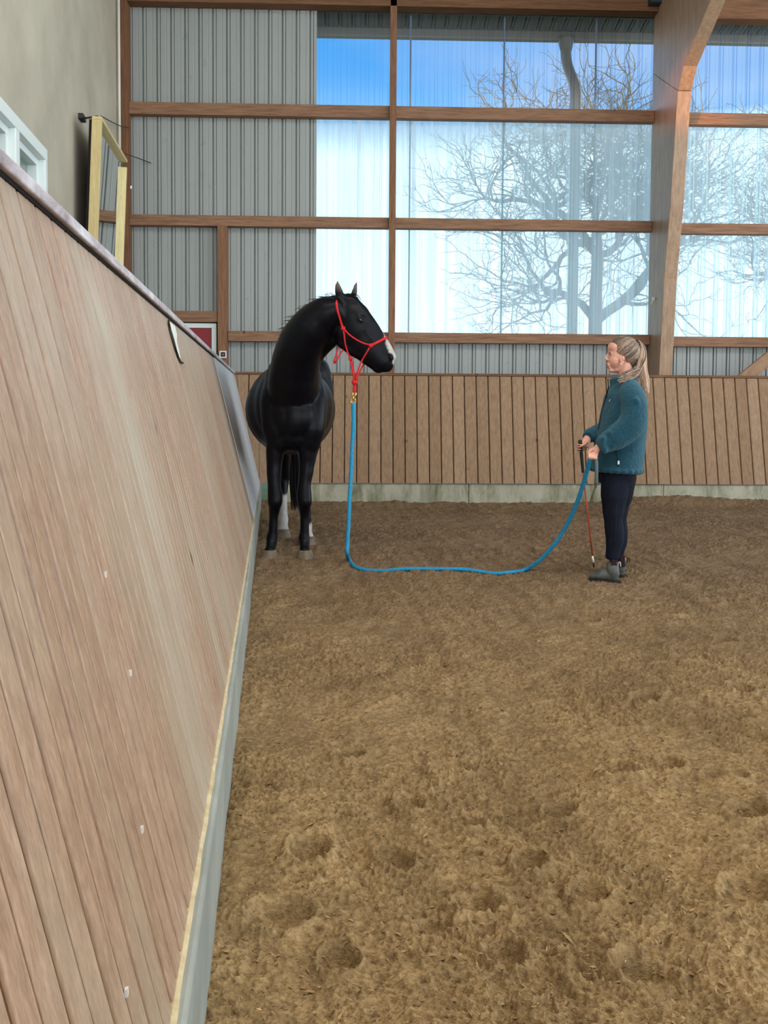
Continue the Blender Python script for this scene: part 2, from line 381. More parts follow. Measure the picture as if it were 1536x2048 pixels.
def make_floor():
    ny, nf, nc = 1150, 860, 24
    ys = np.concatenate([np.linspace(-4.0, 1.35, 40, endpoint=False), 1.35*np.exp(np.linspace(0, math.log(11.62/1.35), ny))])
    t = np.linspace(0, 1, nf); tcx = np.linspace(0, 1, nc+1)[1:]**1.6
    Ym = np.repeat(ys[:, None], nf+nc, 1)
    xl = (-.128 + ys*math.sin(AZ)/1.0)/1.0 - .02
    W_ = .84*np.maximum(ys, .4)+.55
    Xf = xl[:, None] + t[None]*W_[:, None]
    Xc = Xf[:, -1:] + tcx[None]*(XR+.5-Xf[:, -1:])
    X = np.concatenate([Xf, Xc], 1)
    Z = sandh(X.ravel(), Ym.ravel())
    co = np.stack([X.ravel(), Ym.ravel(), Z], 1).astype(np.float32)
    H, Wd = X.shape; idx = np.arange(H*Wd).reshape(H, Wd)
    q = np.stack([idx[:-1, :-1], idx[:-1, 1:], idx[1:, 1:], idx[1:, :-1]], -1).reshape(-1, 4)
    me = bpy.data.meshes.new('floor'); me.vertices.add(len(co)); me.vertices.foreach_set('co', co.ravel())
    me.loops.add(q.size); me.loops.foreach_set('vertex_index', q.ravel().astype(np.int32))
    me.polygons.add(len(q)); me.polygons.foreach_set('loop_start', np.arange(0, q.size, 4, dtype=np.int32)); me.polygons.foreach_set('loop_total', np.full(len(q), 4, np.int32))
    me.update(calc_edges=True)
    m = Mat('riding_sand', .95, .12)
    n1 = m.noise(1.4, (1, 1, 1), 5, .6); n2 = m.noise(45, (1, 1.3, 1), 5, .7); n3 = m.noise(9, (1, 1, 1), 5, .65)
    col = m.ramp(n2, (.28, srgb(100, 79, 51)), (.5, srgb(165, 136, 93)), (.75, srgb(204, 175, 128)))  # darkest stop paints shade into the crevices of the sand
    col = m.mix(m.ramp(n3, (.35, W4(.45)), (.65, W4(0))), col, srgb(118, 96, 68))
    # darker, greyer sand towards the far side, with a noisy outline
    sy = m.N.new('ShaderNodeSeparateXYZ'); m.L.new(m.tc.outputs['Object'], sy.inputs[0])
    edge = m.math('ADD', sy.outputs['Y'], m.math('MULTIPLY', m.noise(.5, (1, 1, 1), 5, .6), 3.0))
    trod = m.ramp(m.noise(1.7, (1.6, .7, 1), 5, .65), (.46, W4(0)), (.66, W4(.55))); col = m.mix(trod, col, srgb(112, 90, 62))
    far_tone = m.ramp(m.math('MULTIPLY', edge, .1), (.42, W4(0)), (.85, W4(.62)))
    col = m.mix(far_tone, col, srgb(124, 102, 84))
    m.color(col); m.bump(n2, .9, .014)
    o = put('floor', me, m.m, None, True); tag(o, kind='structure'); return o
floor = make_floor()
mb = MB(); mb.box((-6, YB, -.3), (XR+.5, YW+.2, -.12)); tag(mb.build('floor', M['soffit']), kind='structure')

# --- left side: curb, sand ledge, kickboard
ybk = lambda z: (YK + max(0, z-HK)*SL)
def lend(lx, z):    # run of the left wall until it meets the far kickboard plane
    return (ybk(z) - lx*NL.y)/UL.y
mb = MB(); ys = [-3, 1.2, 3.4, 5.6, 7.42, 9.6, lend(-.13, 0)+.05]
for a, b in zip(ys, ys[1:]):
    mb.box((-.30, a+.004, -.12), (-.128+random.uniform(-.003, .003), b-.004, HK-.005), LW)
tag(mb.build('baseboard_left', M['conc_left'], bevel=.008), kind='structure')
mb = MB()
n_ = 700
for i in range(n_):     # thin line of caked sand lying on the curb
    a = .3 + 10.9*i/n_; b = a+10.9/n_
    w0 = .013+.006*mnoise.noise((a*9, 0, 3)); w1 = .013+.006*mnoise.noise((b*9, 0, 3)); h0 = .006+.004*mnoise.noise((a*13, 2, 3)); h1 = .006+.004*mnoise.noise((b*13, 2, 3))
    mb.add([LW(-.158, a, HK-.006), LW(-.146+w0*.5, a, HK-.006), LW(-.149, a, HK-.003+h0*.4), LW(-.156, a, HK-.003+h0*.4), LW(-.158, b, HK-.006), LW(-.146+w1*.5, b, HK-.006), LW(-.149, b, HK-.003+h1*.4), LW(-.156, b, HK-.003+h1*.4)],
           [(0, 1, 5, 4), (1, 2, 6, 5), (2, 3, 7, 6), (3, 0, 4, 7)])
o = recentre(mb.build('sand_ridge', M['sandline'])); tag(o, 'pale sand caked in a line on the grey curb under the left kickboard', 'sand', kind='stuff')

def kick_left_pt(ly, z, off=0.0): return LW(-.150-(z-HK)*SL+off, ly, z)
kl = empty('kickboard', LW(-.2, 4, HK), 'long sloping kickboard of weathered pale brown planks running along the left side', 'kickboard')
mb = MB(); w = .137; y = -1.6; LG = 7.62
def plank_left(mb, a, b, z0, z1, th=.03, mitre=False, deep=True):
    k_ = 1.0 if deep else .4
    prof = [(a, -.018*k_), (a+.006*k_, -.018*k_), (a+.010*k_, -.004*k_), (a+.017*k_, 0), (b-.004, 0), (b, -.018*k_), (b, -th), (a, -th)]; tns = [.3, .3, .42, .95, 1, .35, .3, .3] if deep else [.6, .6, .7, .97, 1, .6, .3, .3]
    nz_ = 6
    vs = []
    for k in range(nz_+1):
        z = z0+(z1-z0)*k/nz_
        for (yy, off) in prof:
            if mitre: yy = min(yy, lend(-.150-(z-HK)*SL, z)-.002)
            vs.append(kick_left_pt(yy, z, off))
    n = len(prof)
    n0 = len(mb.v)
    mb.add(vs, [(k*n+i, k*n+(i+1) % n, (k+1)*n+(i+1) % n, (k+1)*n+i) for k in range(nz_) for i in range(n)] + [tuple(range(n-1, -1, -1)), tuple(nz_*n+i for i in range(n))])
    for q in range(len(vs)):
        mb.t[n0+q] *= tns[q % n]      # groove vertices get a darker tone than the board face
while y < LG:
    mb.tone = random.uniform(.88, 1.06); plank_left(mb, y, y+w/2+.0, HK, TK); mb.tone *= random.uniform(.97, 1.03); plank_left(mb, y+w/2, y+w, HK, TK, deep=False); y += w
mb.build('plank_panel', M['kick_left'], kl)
yend = y
mb = MB(); mb.tone = .3; mb.hexa([kick_left_pt(-1.6, HK, -.032), kick_left_pt(-1.6, HK, -.05), kick_left_pt(lend(-.2, HK), HK, -.05), kick_left_pt(lend(-.2, HK), HK, -.032),
         kick_left_pt(-1.6, TK, -.032), kick_left_pt(-1.6, TK, -.05), kick_left_pt(lend(-.5, TK), TK, -.05), kick_left_pt(lend(-.5, TK), TK, -.032)])
o = mb.build('backing', M['dark'], kl)
def capmat():
    m = Mat('stained_cap', .5, .4)
    n = m.noise(9, (1, .35, 1), 5, .7, 1.0)
    m.color(m.ramp(n, (.32, srgb(128, 112, 112)), (.5, srgb(186, 176, 180)), (.68, srgb(222, 220, 226)))); return m.m
M['cap'] = capmat()
lt = -.150-(TK-HK)*SL
mb = MB(); mb.box((lt-.17, -1.6, TK+.007), (lt+.016, lend(lt, TK)-.03, TK+.034), LW)
mb.build('cap_rail', M['cap'], kl, bevel=.004)
mb = MB(); mb.box((lt-.05, -1.6, TK-.003), (lt+.004, lend(lt, TK)-.03, TK+.007), LW); mb.build('cap_shade_strip', M['dark'], kl)  # dark strip that paints the shade below the cap rail
# small pale flecks stuck on the planks
for px, py in ((260, 1347), (262, 375), (210, 1150), (283, 1660), (252, 1985)):
    mb = MB(); d = ray(px, py)
    n = (NL + Vector((0, 0, SL))).normalized(); p0 = kick_left_pt(0, HK); t = (p0-CAMP).dot(n)/d.dot(n); P = CAMP+d*t
    mb.box((-.0018, -.004, -.005), (.003, .003, .006), lambda a, b, c: P+n*a+UL*b+Vector((0, 0, c)))
    mb.build('fleck', M['white_plastic'], kl)
# grey end panel
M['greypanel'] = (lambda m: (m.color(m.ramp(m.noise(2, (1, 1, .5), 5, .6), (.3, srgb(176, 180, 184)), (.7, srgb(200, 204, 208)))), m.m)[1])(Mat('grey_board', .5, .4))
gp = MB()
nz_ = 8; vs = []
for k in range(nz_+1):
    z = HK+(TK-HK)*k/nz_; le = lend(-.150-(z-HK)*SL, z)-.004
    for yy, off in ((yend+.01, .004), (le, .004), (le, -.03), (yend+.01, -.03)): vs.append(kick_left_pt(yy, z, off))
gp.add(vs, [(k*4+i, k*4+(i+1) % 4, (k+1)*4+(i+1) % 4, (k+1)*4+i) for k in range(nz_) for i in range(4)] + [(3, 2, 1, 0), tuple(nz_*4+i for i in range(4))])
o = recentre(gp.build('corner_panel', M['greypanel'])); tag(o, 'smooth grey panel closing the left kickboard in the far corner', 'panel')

# --- far kickboard
kb = empty('kickboard', (2, YK, HK), 'sloping brown plank kickboard across the far side behind the horse and person', 'kickboard')
def kick_back_pt(x, z, off=0.0): return Vector((x, YK+(z-HK)*SL+off, z))
mb = MB(); x = -1.75; w = .148
while x < XR:
    mb.tone = random.uniform(.84, 1.10); g = .005; c = .007
    prof = [(x+g, c), (x+g+c, 0), (x+w-g-c, 0), (x+w-g, c), (x+w-g, .03), (x+g, .03)]; n = 6; vs = []
    for z in (HK, .6, .95, 1.3, TK):
        xl_ = lend(0, z)
        for xx, off in prof:
            lim = -.150-(z-HK)*SL; xm = (LW(lim, lend(lim, z), z)).x
            vs.append(kick_back_pt(max(xx, xm-.01), z, off))
    if x+w > LW(lt, lend(lt, TK), 0).x: mb.add(vs, [(k*n+i, k*n+(i+1) % n, (k+1)*n+(i+1) % n, (k+1)*n+i) for k in range(4) for i in range(n)] + [tuple(range(n-1, -1, -1)), tuple(4*n+i for i in range(n))])
    x += w
mb.build('plank_panel', M['kick_back'], kb)
mb = MB(); mb.hexa([kick_back_pt(-.9, HK, .032), kick_back_pt(XR, HK, .032), kick_back_pt(XR, HK, .05), kick_back_pt(-.9, HK, .05), kick_back_pt(-1.4, TK, .032), kick_back_pt(XR, TK, .032), kick_back_pt(XR, TK, .05), kick_back_pt(-1.4, TK, .05)])
mb.build('backing', M['dark'], kb)
yt = YK+(TK-HK)*SL
mb = MB(); mb.tone = .62; mb.box((LW(lt, lend(lt, TK), 0).x, yt-.012, TK+.004), (XR, yt+.20, TK+.034)); mb.build('cap_rail', M['beam_x'], kb, bevel=.004)
mb = MB(); x = -1.0
while x < XR:
    mb.box((x, Y0, -.12), (x+2.4-.006, Y0+.3, HK-.012)); x += 2.4
tag(mb.build('baseboard_back', M['conc_back'], bevel=.006), kind='structure')

# --- sheet wall of the far side
zat = lambda py, x=780: at(x, py, YW-.1).z
xat = lambda px, py=300: at(px, py, YW).x
G1 = (zat(237), zat(213)); G2 = (zat(457), zat(436)); G3 = (zat(685), zat(665))
XL = xat(236); XS = xat(633); XM0, XM1 = xat(778), xat(791); XC = at(1295, 680, 12.38).x+.02
ZT = 6.62
PER = .178
def profile(x0, x1):
    pts = []; k = math.floor(x0/PER)
    while k*PER < x1+PER:
        b = k*PER
        for dx, dy in ((0, 0), (.050, 0), (.054, .004), (.060, .004), (.064, 0), (.108, 0), (.110, .040), (.127, .040), (.129, .004), (.156, .004), (.158, .026), (.163, .026), (.165, 0)): pts.append((b+dx, dy))
        k += 1
    out = [p for p in pts if x0 < p[0] < x1]
    return [(x0, 0)] + out + [(x1, 0)]
def sheet(name, x0, x1, z0, z1, mat, Y=YW, two=True):
    P = profile(x0, x1); mb = MB(); vs = [(p[0], Y+p[1], z) for z in (z0, z1) for p in P]; n = len(P)
    fs = [(i, i+1, n+i+1, n+i) for i in range(n-1)]
    if two:
        vs += [(p[0], Y+p[1]+.0012, z) for z in (z0, z1) for p in P]; fs += [(2*n+i+1, 2*n+i, 3*n+i, 3*n+i+1) for i in range(n-1)]
    mb.add(vs, fs); return tag(mb.build(name, mat), kind='structure')
XDOOR0, XDOOR1 = xat(335), xat(437)
sheet('wall_back', XL-.6, XS, G3[0]+.06, ZT, M['sheet'])
sheet('wall_back', XDOOR1, XR, 1.2, G3[0]+.06, M['sheet'], YW+.001)
sheet('wall_back', XL-.6, XDOOR0-.9, 1.2, G3[0]+.07, M['sheet'], YW+.001)
XG = XR
bays = [(XS, (XM0+XM1)/2), ((XM0+XM1)/2, XC+.05), (XC+.05, XR)]
rows = [(G3[0]+.06, (G2[0]+G2[1])/2, 'pane_hazy'), ((G2[0]+G2[1])/2, (G1[0]+G1[1])/2, 'pane_hazy'), ((G1[0]+G1[1])/2, ZT, 'pane_clear')]
n = 1
for z0, z1, mk in rows:
    for x0, x1 in bays:
        sheet('window_%d' % n, x0, x1, z0, z1, M[mk], YW, False); n += 1
# overlap seams of the clear sheets
tn = 1
def trim(mb, mat, bevel=.004):
    global tn
    o = mb.build('trim_%d' % tn, mat, bevel=bevel); tn += 1; return tag(o, kind='structure')
M['seam'] = Mat('seam_strip', .5, .4, col=srgb(112, 124, 138)).m
for px in (820, 1007, 1190):
    x = xat(px); mb = MB(); mb.box((x-.011, YW+.036, G3[1]), (x+.011, YW+.044, 6.25)); trim(mb, M['seam'], 0)
# girts
xcol = XC-.02
def beam(x0, x1, z0, z1, y0=YW-.13, y1=YW-.005, mat='beam_x', tone=1.0):
    mb = MB(); mb.tone = tone; mb.box((x0, y0, z0), (x1, y1, z1)); return trim(mb, M[mat])
xpost = xat(263)
for G in (G1, G2):
    beam(xpost, xcol-.005, *G); beam(xcol+.17, XR, G[0]-.02, G[1]-.02)
beam(xat(458), xcol-.005, *G3); beam(xcol+.17, XR, G3[0]-.02, G3[1]-.02)
zb = at(300, 0, YW-.1).z
beam(xpost, xcol-.005, zb-.055, zb+.15, YW-.2, YW-.005, tone=.6); beam(xcol+.17, XR, zb-.13, zb+.15, YW-.2, YW-.005, tone=.6)
beam(xat(335), xat(437), zat(644, 380), zat(622, 380), YW-.13, YW+.02)
mb = MB(); mb.tone = .78; mb.box((XL, YW-.22, 0), (xpost, YW-.003, ZT)); trim(mb, M['beam_z'])
mb = MB(); mb.box((XM0, YW-.20, 1.2), (XM1, YW-.131, zb+.1)); trim(mb, M['beam_z'])
mb = MB(); mb.box((xat(438), YW-.16, 1.2), (xat(457), YW-.01, G2[0]-.002)); trim(mb, M['beam_z'])

# white-framed dark red hatch in the far wall
hz0, hz1 = zat(725, 400), zat(646, 400)
hx0, hx1 = xat(340), xat(434)
ht = empty('hatch', ((hx0+hx1)/2, YW-.06, hz0-.5), 'dark red hatch in a white frame behind the left kickboard', 'hatch')
mb = MB(); f_ = .062; a = YW-.09
mb.box((hx0-.5, a, hz1-f_), (hx1, a+.05, hz1)); mb.box((hx1-f_, a, hz0-.6), (hx1, a+.05, hz1-f_)); mb.box((hx0-.5, a, hz0-.6), (hx0-.5+f_, a+.05, hz1-f_))
mb.build('frame', M['white_paint'], ht, bevel=.004)
mb = MB(); mb.box((hx0-.45, a+.02, hz0-.6), (hx1-f_, a+.045, hz1-f_)); mb.build('panel', M['red_panel'], ht)
mb = MB(); mb.box((hx1, YW-.05, 1.2), (xat(438), YW-.02, hz1+.05)); mb.box((hx0-.5, YW-.05, hz1), (hx1, YW-.02, hz1+.035)); mb.build('jamb', M['dark'], ht)

# small square thermometer on the post
p = at(446, 709, YW-.185)
th = empty('thermometer', p, 'small square white gauge with dark face on the short post', 'gauge')
mb = MB(); s_ = .045
for a_, b_ in (((-s_, -.012, -s_), (s_, .012, -s_*.66)), ((-s_, -.012, s_*.66), (s_, .012, s_)), ((-s_, -.012, -s_*.66), (-s_*.66, .012, s_*.66)), ((s_*.66, -.012, -s_*.66), (s_, .012, s_*.66))):
    mb.box(a_, b_, lambda x, y, z: p+Vector((x, y, z)))
mb.build('casing', M['white_plastic'], th)
mb = MB(); mb.box((-.03, -.004, -.03), (.03, .011, .03), lambda x, y, z: p+Vector((x, y, z))); mb.build('face', M['black_plastic'], th)
mb = MB(); mb.box((-.013, -.007, -.010), (.013, -.004, .010), lambda x, y, z: p+Vector((x, y, z))); mb.build('dial', Mat('grey_dial', .5, .4, col=srgb(120, 128, 130)).m, th)

# --- laminated portal frame: leg with knee, going up into the rafter, in the plane X = const
def yzp(px, py, X): v = atX(px, py, X); return (v.y, v.z)
inner = [yzp(1318, 752, xcol), yzp(1328, 557, xcol), yzp(1341, 408, xcol), yzp(1350, 260, xcol), yzp(1356, 182, xcol), yzp(1367, 132, xcol), yzp(1421, 0, xcol)]
slope = (inner[-1][1]-inner[-2][1])/(inner[-1][0]-inner[-2][0])
lo = (inner[0][0]+.03, 0.0); rx = 1.0
raf = (rx, inner[-2][1]+slope*(rx-inner[-2][0]))
leg_in = [lo]+inner[:5]; raf_in = [inner[4], inner[5], raf]
topo = (12.38, 6.75)
def prism(mb, poly, x0, x1):
    n = len(poly); vs = [(x0, y, z) for y, z in poly]+[(x1, y, z) for y, z in poly]
    mb.add(vs, [tuple(range(n)), tuple(range(2*n-1, n-1, -1))]+[(i, n+i, n+(i+1) % n, (i+1) % n) for i in range(n)])
cw = .165
zj = at(1308, 148, YW).z
mb = MB(); prism(mb, [(12.38, 0)] + leg_in + [(12.38, zj)], xcol, xcol+cw)
trim(mb, M['beam_y'])
mb = MB(); prism(mb, [(12.38, zj+.006), (inner[4][0], inner[4][1]+.006), inner[5], raf, (rx, raf[1]+.75), (inner[5][0]-.2, inner[5][1]+1.5), topo], xcol, xcol+cw)
trim(mb, M['beam_y'])
# little white hook on the leg
hp = atX(1307, 600, xcol-.012)
mb = MB(); mb.box((-.012, -.02, -.01), (.01, .02, .035), lambda x, y, z: hp+Vector((x, y, z))); mb.tube([hp+Vector((-.01, 0, -.01)), hp+Vector((-.02, 0, -.05)), hp+Vector((-.03, 0, -.04))], .006, 6)
o = recentre(mb.build('hook', M['white_plastic'])); tag(o, 'small white hook on the laminated timber column', 'hook')
# steel shoe seen at the top by the column
mb = MB(); mb.box((xcol-.14, YW-.34, zb-.0), (xcol-.002, YW-.21, zb+.14)); tag(recentre(mb.build('steel_bracket', Mat('dark_steel', .4, .5, .6, col=srgb(60, 74, 84)).m)), 'dark steel bracket where the top beam meets the timber column', 'bracket')
# leaning plank far right
a = at(1478, 750, 11.98); b = at(1580, 668, 11.98)
mb = MB(); d = (b-a).normalized(); nrm = Vector((-d.z, 0, d.x))
mb.hexa([a-d*.6, a-d*.6+Vector((0, .05, 0)), b+Vector((0, .05, 0)), b, a-d*.6+nrm*-.16, a-d*.6+nrm*-.16+Vector((0, .05, 0)), b+nrm*-.16+Vector((0, .05, 0)), b+nrm*-.16])
o = recentre(mb.build('leaning_board', M['brace'], bevel=.004)); tag(o, 'pale board sloping up behind the kickboard at the far right', 'board')


# --- plastered wall at the left with its white window
PL = at(236, 200, YW-.2).dot(NL)
plen = (YW-.2 - PL*NL.y)/UL.y
wy1 = atL(95, 300, PL+.06).dot(UL); wzt = atL(95, 300, PL+.06).z
wy0 = 3.4; wz0 = 1.9
mb = MB()
mb.box((PL-.25, -4, -.1), (PL, wy0, 7.2), LW); mb.box((PL-.25, wy1, -.1), (PL, plen, 7.2), LW)
mb.box((PL-.25, wy0, -.1), (PL, wy1, wz0), LW); mb.box((PL-.25, wy0, wzt), (PL, wy1, 7.2), LW)
tag(mb.build('wall_left', M['plaster']), kind='structure')
win = bpy.data.objects.new('window_10', None); C.objects.link(win); win.location = LW(PL, (wy0+wy1)/2, wz0); win['kind'] = 'structure'
mb = MB(); fr = .085; pr = PL+.06
ymul = atL(40, 300, pr).dot(UL)
mb.box((PL-.12, wy0, wzt-.10), (pr, wy1, wzt+.0), LW); mb.box((PL-.12, wy0, wz0), (pr, wy1, wz0+.1), LW)
mb.box((PL-.12, wy1-fr, wz0+.1), (pr, wy1, wzt-.10), LW)
for yy in (ymul, ymul-1.15, ymul-2.3): mb.box((PL-.12, yy-.11, wz0+.1), (pr, yy, wzt-.10), LW)
mb.build('window_frame', M['white_paint'], win, bevel=.006)
mb = MB()
for y1_, y0_ in ((wy1-fr, ymul), (ymul-.11, ymul-1.15), (ymul-1.26, ymul-2.3)):
    for a_, b_, c_, d_ in ((y0_, y1_, wzt-.16, wzt-.10), (y0_, y1_, wz0+.1, wz0+.16), (y0_, y0_+.055, wz0+.16, wzt-.16), (y1_-.055, y1_, wz0+.16, wzt-.16)):
        mb.box((PL-.11, a_, c_), (PL+.005, b_, d_), LW)
mb.build('casement', M['white_paint'], win, bevel=.004)
mb = MB()
for y1_, y0_ in ((wy1-fr, ymul), (ymul-.11, ymul-1.15), (ymul-1.26, ymul-2.3)): mb.box((PL-.09, y0_, wz0+.1), (PL-.07, y1_, wzt-.1), LW)
mb.build('pane', M['glass'], win)
# conduit in the corner
c0 = LW(PL+.035, (YW-.32-(PL+.035)*NL.y)/UL.y, at(236, 312, YW-.3).z); c1 = at(234, -60, YW-.3)
mb = MB(); mb.tube([c0, Vector((c0.x, c0.y, c0.z+1)), Vector((c0.x, c0.y, 7))], .017, 10); o = recentre(mb.build('conduit_pipe', M['white_plastic'], smooth=True)); tag(o, 'thin white conduit pipe running up beside the corner post', 'pipe')

# --- mirror in a box frame on the left wall, tilted
mll = -1.70
A = atL(195, 240, mll); ya = A.dot(UL); B_ = atL(246, 331, mll); yb = B_.dot(UL); zt_ = A.z
mir = empty('arena_mirror', LW(mll, (ya+yb)/2, 1.9), 'tall arena mirror in a pale pine box frame leaning out from the plaster wall', 'mirror')
tilt = .035
def MW(l, y_, z): return LW(mll + l + (z-zt_)*tilt*1.2, y_, z)
dpt = .045; zbm = 2.0
mb = MB(); mb.tone = .92; mb.box((-.05, ya-.025, zbm), (dpt, ya+.02, zt_), MW); mb.tone = 1.08; mb.box((-.05, yb-.01, zbm), (dpt, yb+.03, zt_-.06), MW)
mb.tone = 1.0; mb.box((-.05, ya-.025, zt_), (dpt, yb+.03, zt_+.03), MW); mb.box((-.05, ya-.02, zbm-.04), (dpt, yb+.02, zbm), MW)
mb.build('frame', M['pine'], mir, bevel=.004)
mb = MB(); mb.box((-.012, ya+.02, zbm), (-.004, yb-.01, zt_), MW); mb.build('mirror_glass', M['chrome'], mir)
mb = MB(); mb.box((-.075, ya-.02, zbm), (-.05, yb+.02, zt_), MW); mb.build('back_board', M['dark'], mir)
mb = MB(); qb = atL(166, 238, PL+.03); yq = qb.dot(UL); mb.tube([LW(PL, yq, qb.z), MW(0, ya, zt_+.035)], .010, 6); mb.box((PL, yq-.1, qb.z-.02), (PL+.05, yq+.06, qb.z+.03), LW); mb.build('bracket', M['wire'], mir)
# cables
mb = MB(); mb.tube(catmull([MW(.03, ya, zt_+.04), at(236, 250, 11.7), at(258, 256, YW-.24)], 6), .006, 5); tag(recentre(mb.build('cable', M['wire'])), 'thin dark cable from the mirror top to the corner post', 'cable')
mb = MB(); mb.tube(catmull([at(246, 306, 11.2), at(275, 316, YW-.2), at(302, 326, YW-.02)], 6), .006, 5); tag(recentre(mb.build('cable', M['wire'])), 'thin dark cable crossing the metal sheets right of the corner post', 'cable')

# white strap hanging over the left kickboard
def kpt(px, py, off=.006):
    d_ = ray(px, py); n_v = (NL+Vector((0, 0, SL))).normalized(); q0 = kick_left_pt(0, HK, off); return CAMP+d_*((q0-CAMP).dot(n_v)/d_.dot(n_v))
st = empty('hanging_strap', kpt(352, 690), 'white torn strip with a dark cord hanging over the left kickboard near its far end', 'strip')
mb = MB(); L_ = [(339, 643), (343, 660), (349, 680), (354, 700), (359, 715)]; R_ = [(350, 652), (354, 668), (354, 682), (358, 700), (362, 718)]
vs = [kpt(*q) for q in L_]+[kpt(*q) for q in R_]+[kpt(q[0], q[1], .012) for q in L_]+[kpt(q[0], q[1], .012) for q in R_]
fs = []
for i in range(4): fs += [(10+i, 15+i, 16+i, 11+i), (i, i+1, 6+i, 5+i), (i, 10+i, 11+i, i+1), (5+i, 6+i, 16+i, 15+i)]
mb.add(vs, fs); mb.build('strip', M['white_plastic'], st)
mb = MB(); mb.tube(catmull([kpt(338, 640), kpt(341, 665), kpt(352, 700), kpt(360, 722), kpt(366, 726)], 5), .005, 5); mb.build('cord', M['wire'], st)

# --- roof over the arena
zr = lambda Y: 6.9+.30*(YW-Y)
RM = 1.0
mb = MB()
mb.hexa([(-4, 2.6, zr(2.6)), (XR, 2.6, zr(2.6)), (XR, YW+.2, zr(YW+.2)), (-4, YW+.2, zr(YW+.2)), (-4, 2.6, zr(2.6)+.1), (XR, 2.6, zr(2.6)+.1), (XR, YW+.2, zr(YW+.2)+.1), (-4, YW+.2, zr(YW+.2)+.1)])
mb.hexa([(-4, YB, zr(2.6)-.3*(-.6-YB)), (XR, YB, zr(2.6)-.3*(-.6-YB)), (XR, -.6, zr(2.6)), (-4, -.6, zr(2.6)), (-4, YB, zr(2.6)-.3*(-.6-YB)+.1), (XR, YB, zr(2.6)-.3*(-.6-YB)+.1), (XR, -.6, zr(2.6)+.1), (-4, -.6, zr(2.6)+.1)])
tag(mb.build('ceiling', M['roof']), kind='structure')

# --- outside: eaves, gutter, downpipe, grass, trees
zs = at(900, 30, YW+.1).z; yg = YW+.62
zg1 = at(900, 60, yg).z; zg0 = at(900, 76, yg).z
mb = MB(); P = profile(-4, XR); n = len(P)
mb.add([(p[0], YW+.05, zs+.12+p[1]) for p in P]+[(p[0], yg, zg1+p[1]) for p in P], [(i, i+1, n+i+1, n+i) for i in range(n-1)])
o = mb.build('soffit', M['soffit']); o.name = 'ceiling'; tag(o, kind='structure')
mb = MB(); mb.box((-4, YW+.045, zs-.02), (XR, YW+.06, ZT+.3)); o = mb.build('wall_back', M['soffit']); tag(o, kind='structure')
gu = empty('rain_gutter', (2, yg, zg0), 'brown grey gutter along the eaves outside the clear panels', 'gutter')
mb = MB(); mb.box((-4, yg-.01, zg0), (XR, yg+.11, zg1+.07)); mb.build('channel', M['gutter'], gu, bevel=.015)
pts = [at(1132, 78, yg+.04), at(1132, 112, yg-.01), at(1136, 135, yg-.06), at(1147, 165, yg-.2), at(1151, 190, yg-.24), at(1151, 230, yg-.25)]
dp = empty('downpipe', (pts[-1].x, pts[-1].y, 0), 'grey brown downpipe with an S bend outside behind the clear panels', 'pipe')
bot = Vector((pts[-1].x, pts[-1].y, 0))
mb = MB(); mb.tube(catmull(pts, 6)+[Vector((pts[-1].x, pts[-1].y, 3)), bot], .072, 16); mb.build('pipe', M['pipe'], dp, smooth=True)
mb = MB(); mb.tube([at(1132, 76, yg+.04), at(1132, 84, yg+.04), at(1132, 102, yg)], [.125, .11, .074], 16); mb.build('funnel', M['pipe'], dp, smooth=True)
for zz in (4.4, 2.6):
    mb = MB(); mb.tube([(bot.x, bot.y, zz), (bot.x, bot.y, zz+.05)], .079, 16); mb.build('clamp', M['gutter'], dp, smooth=True)

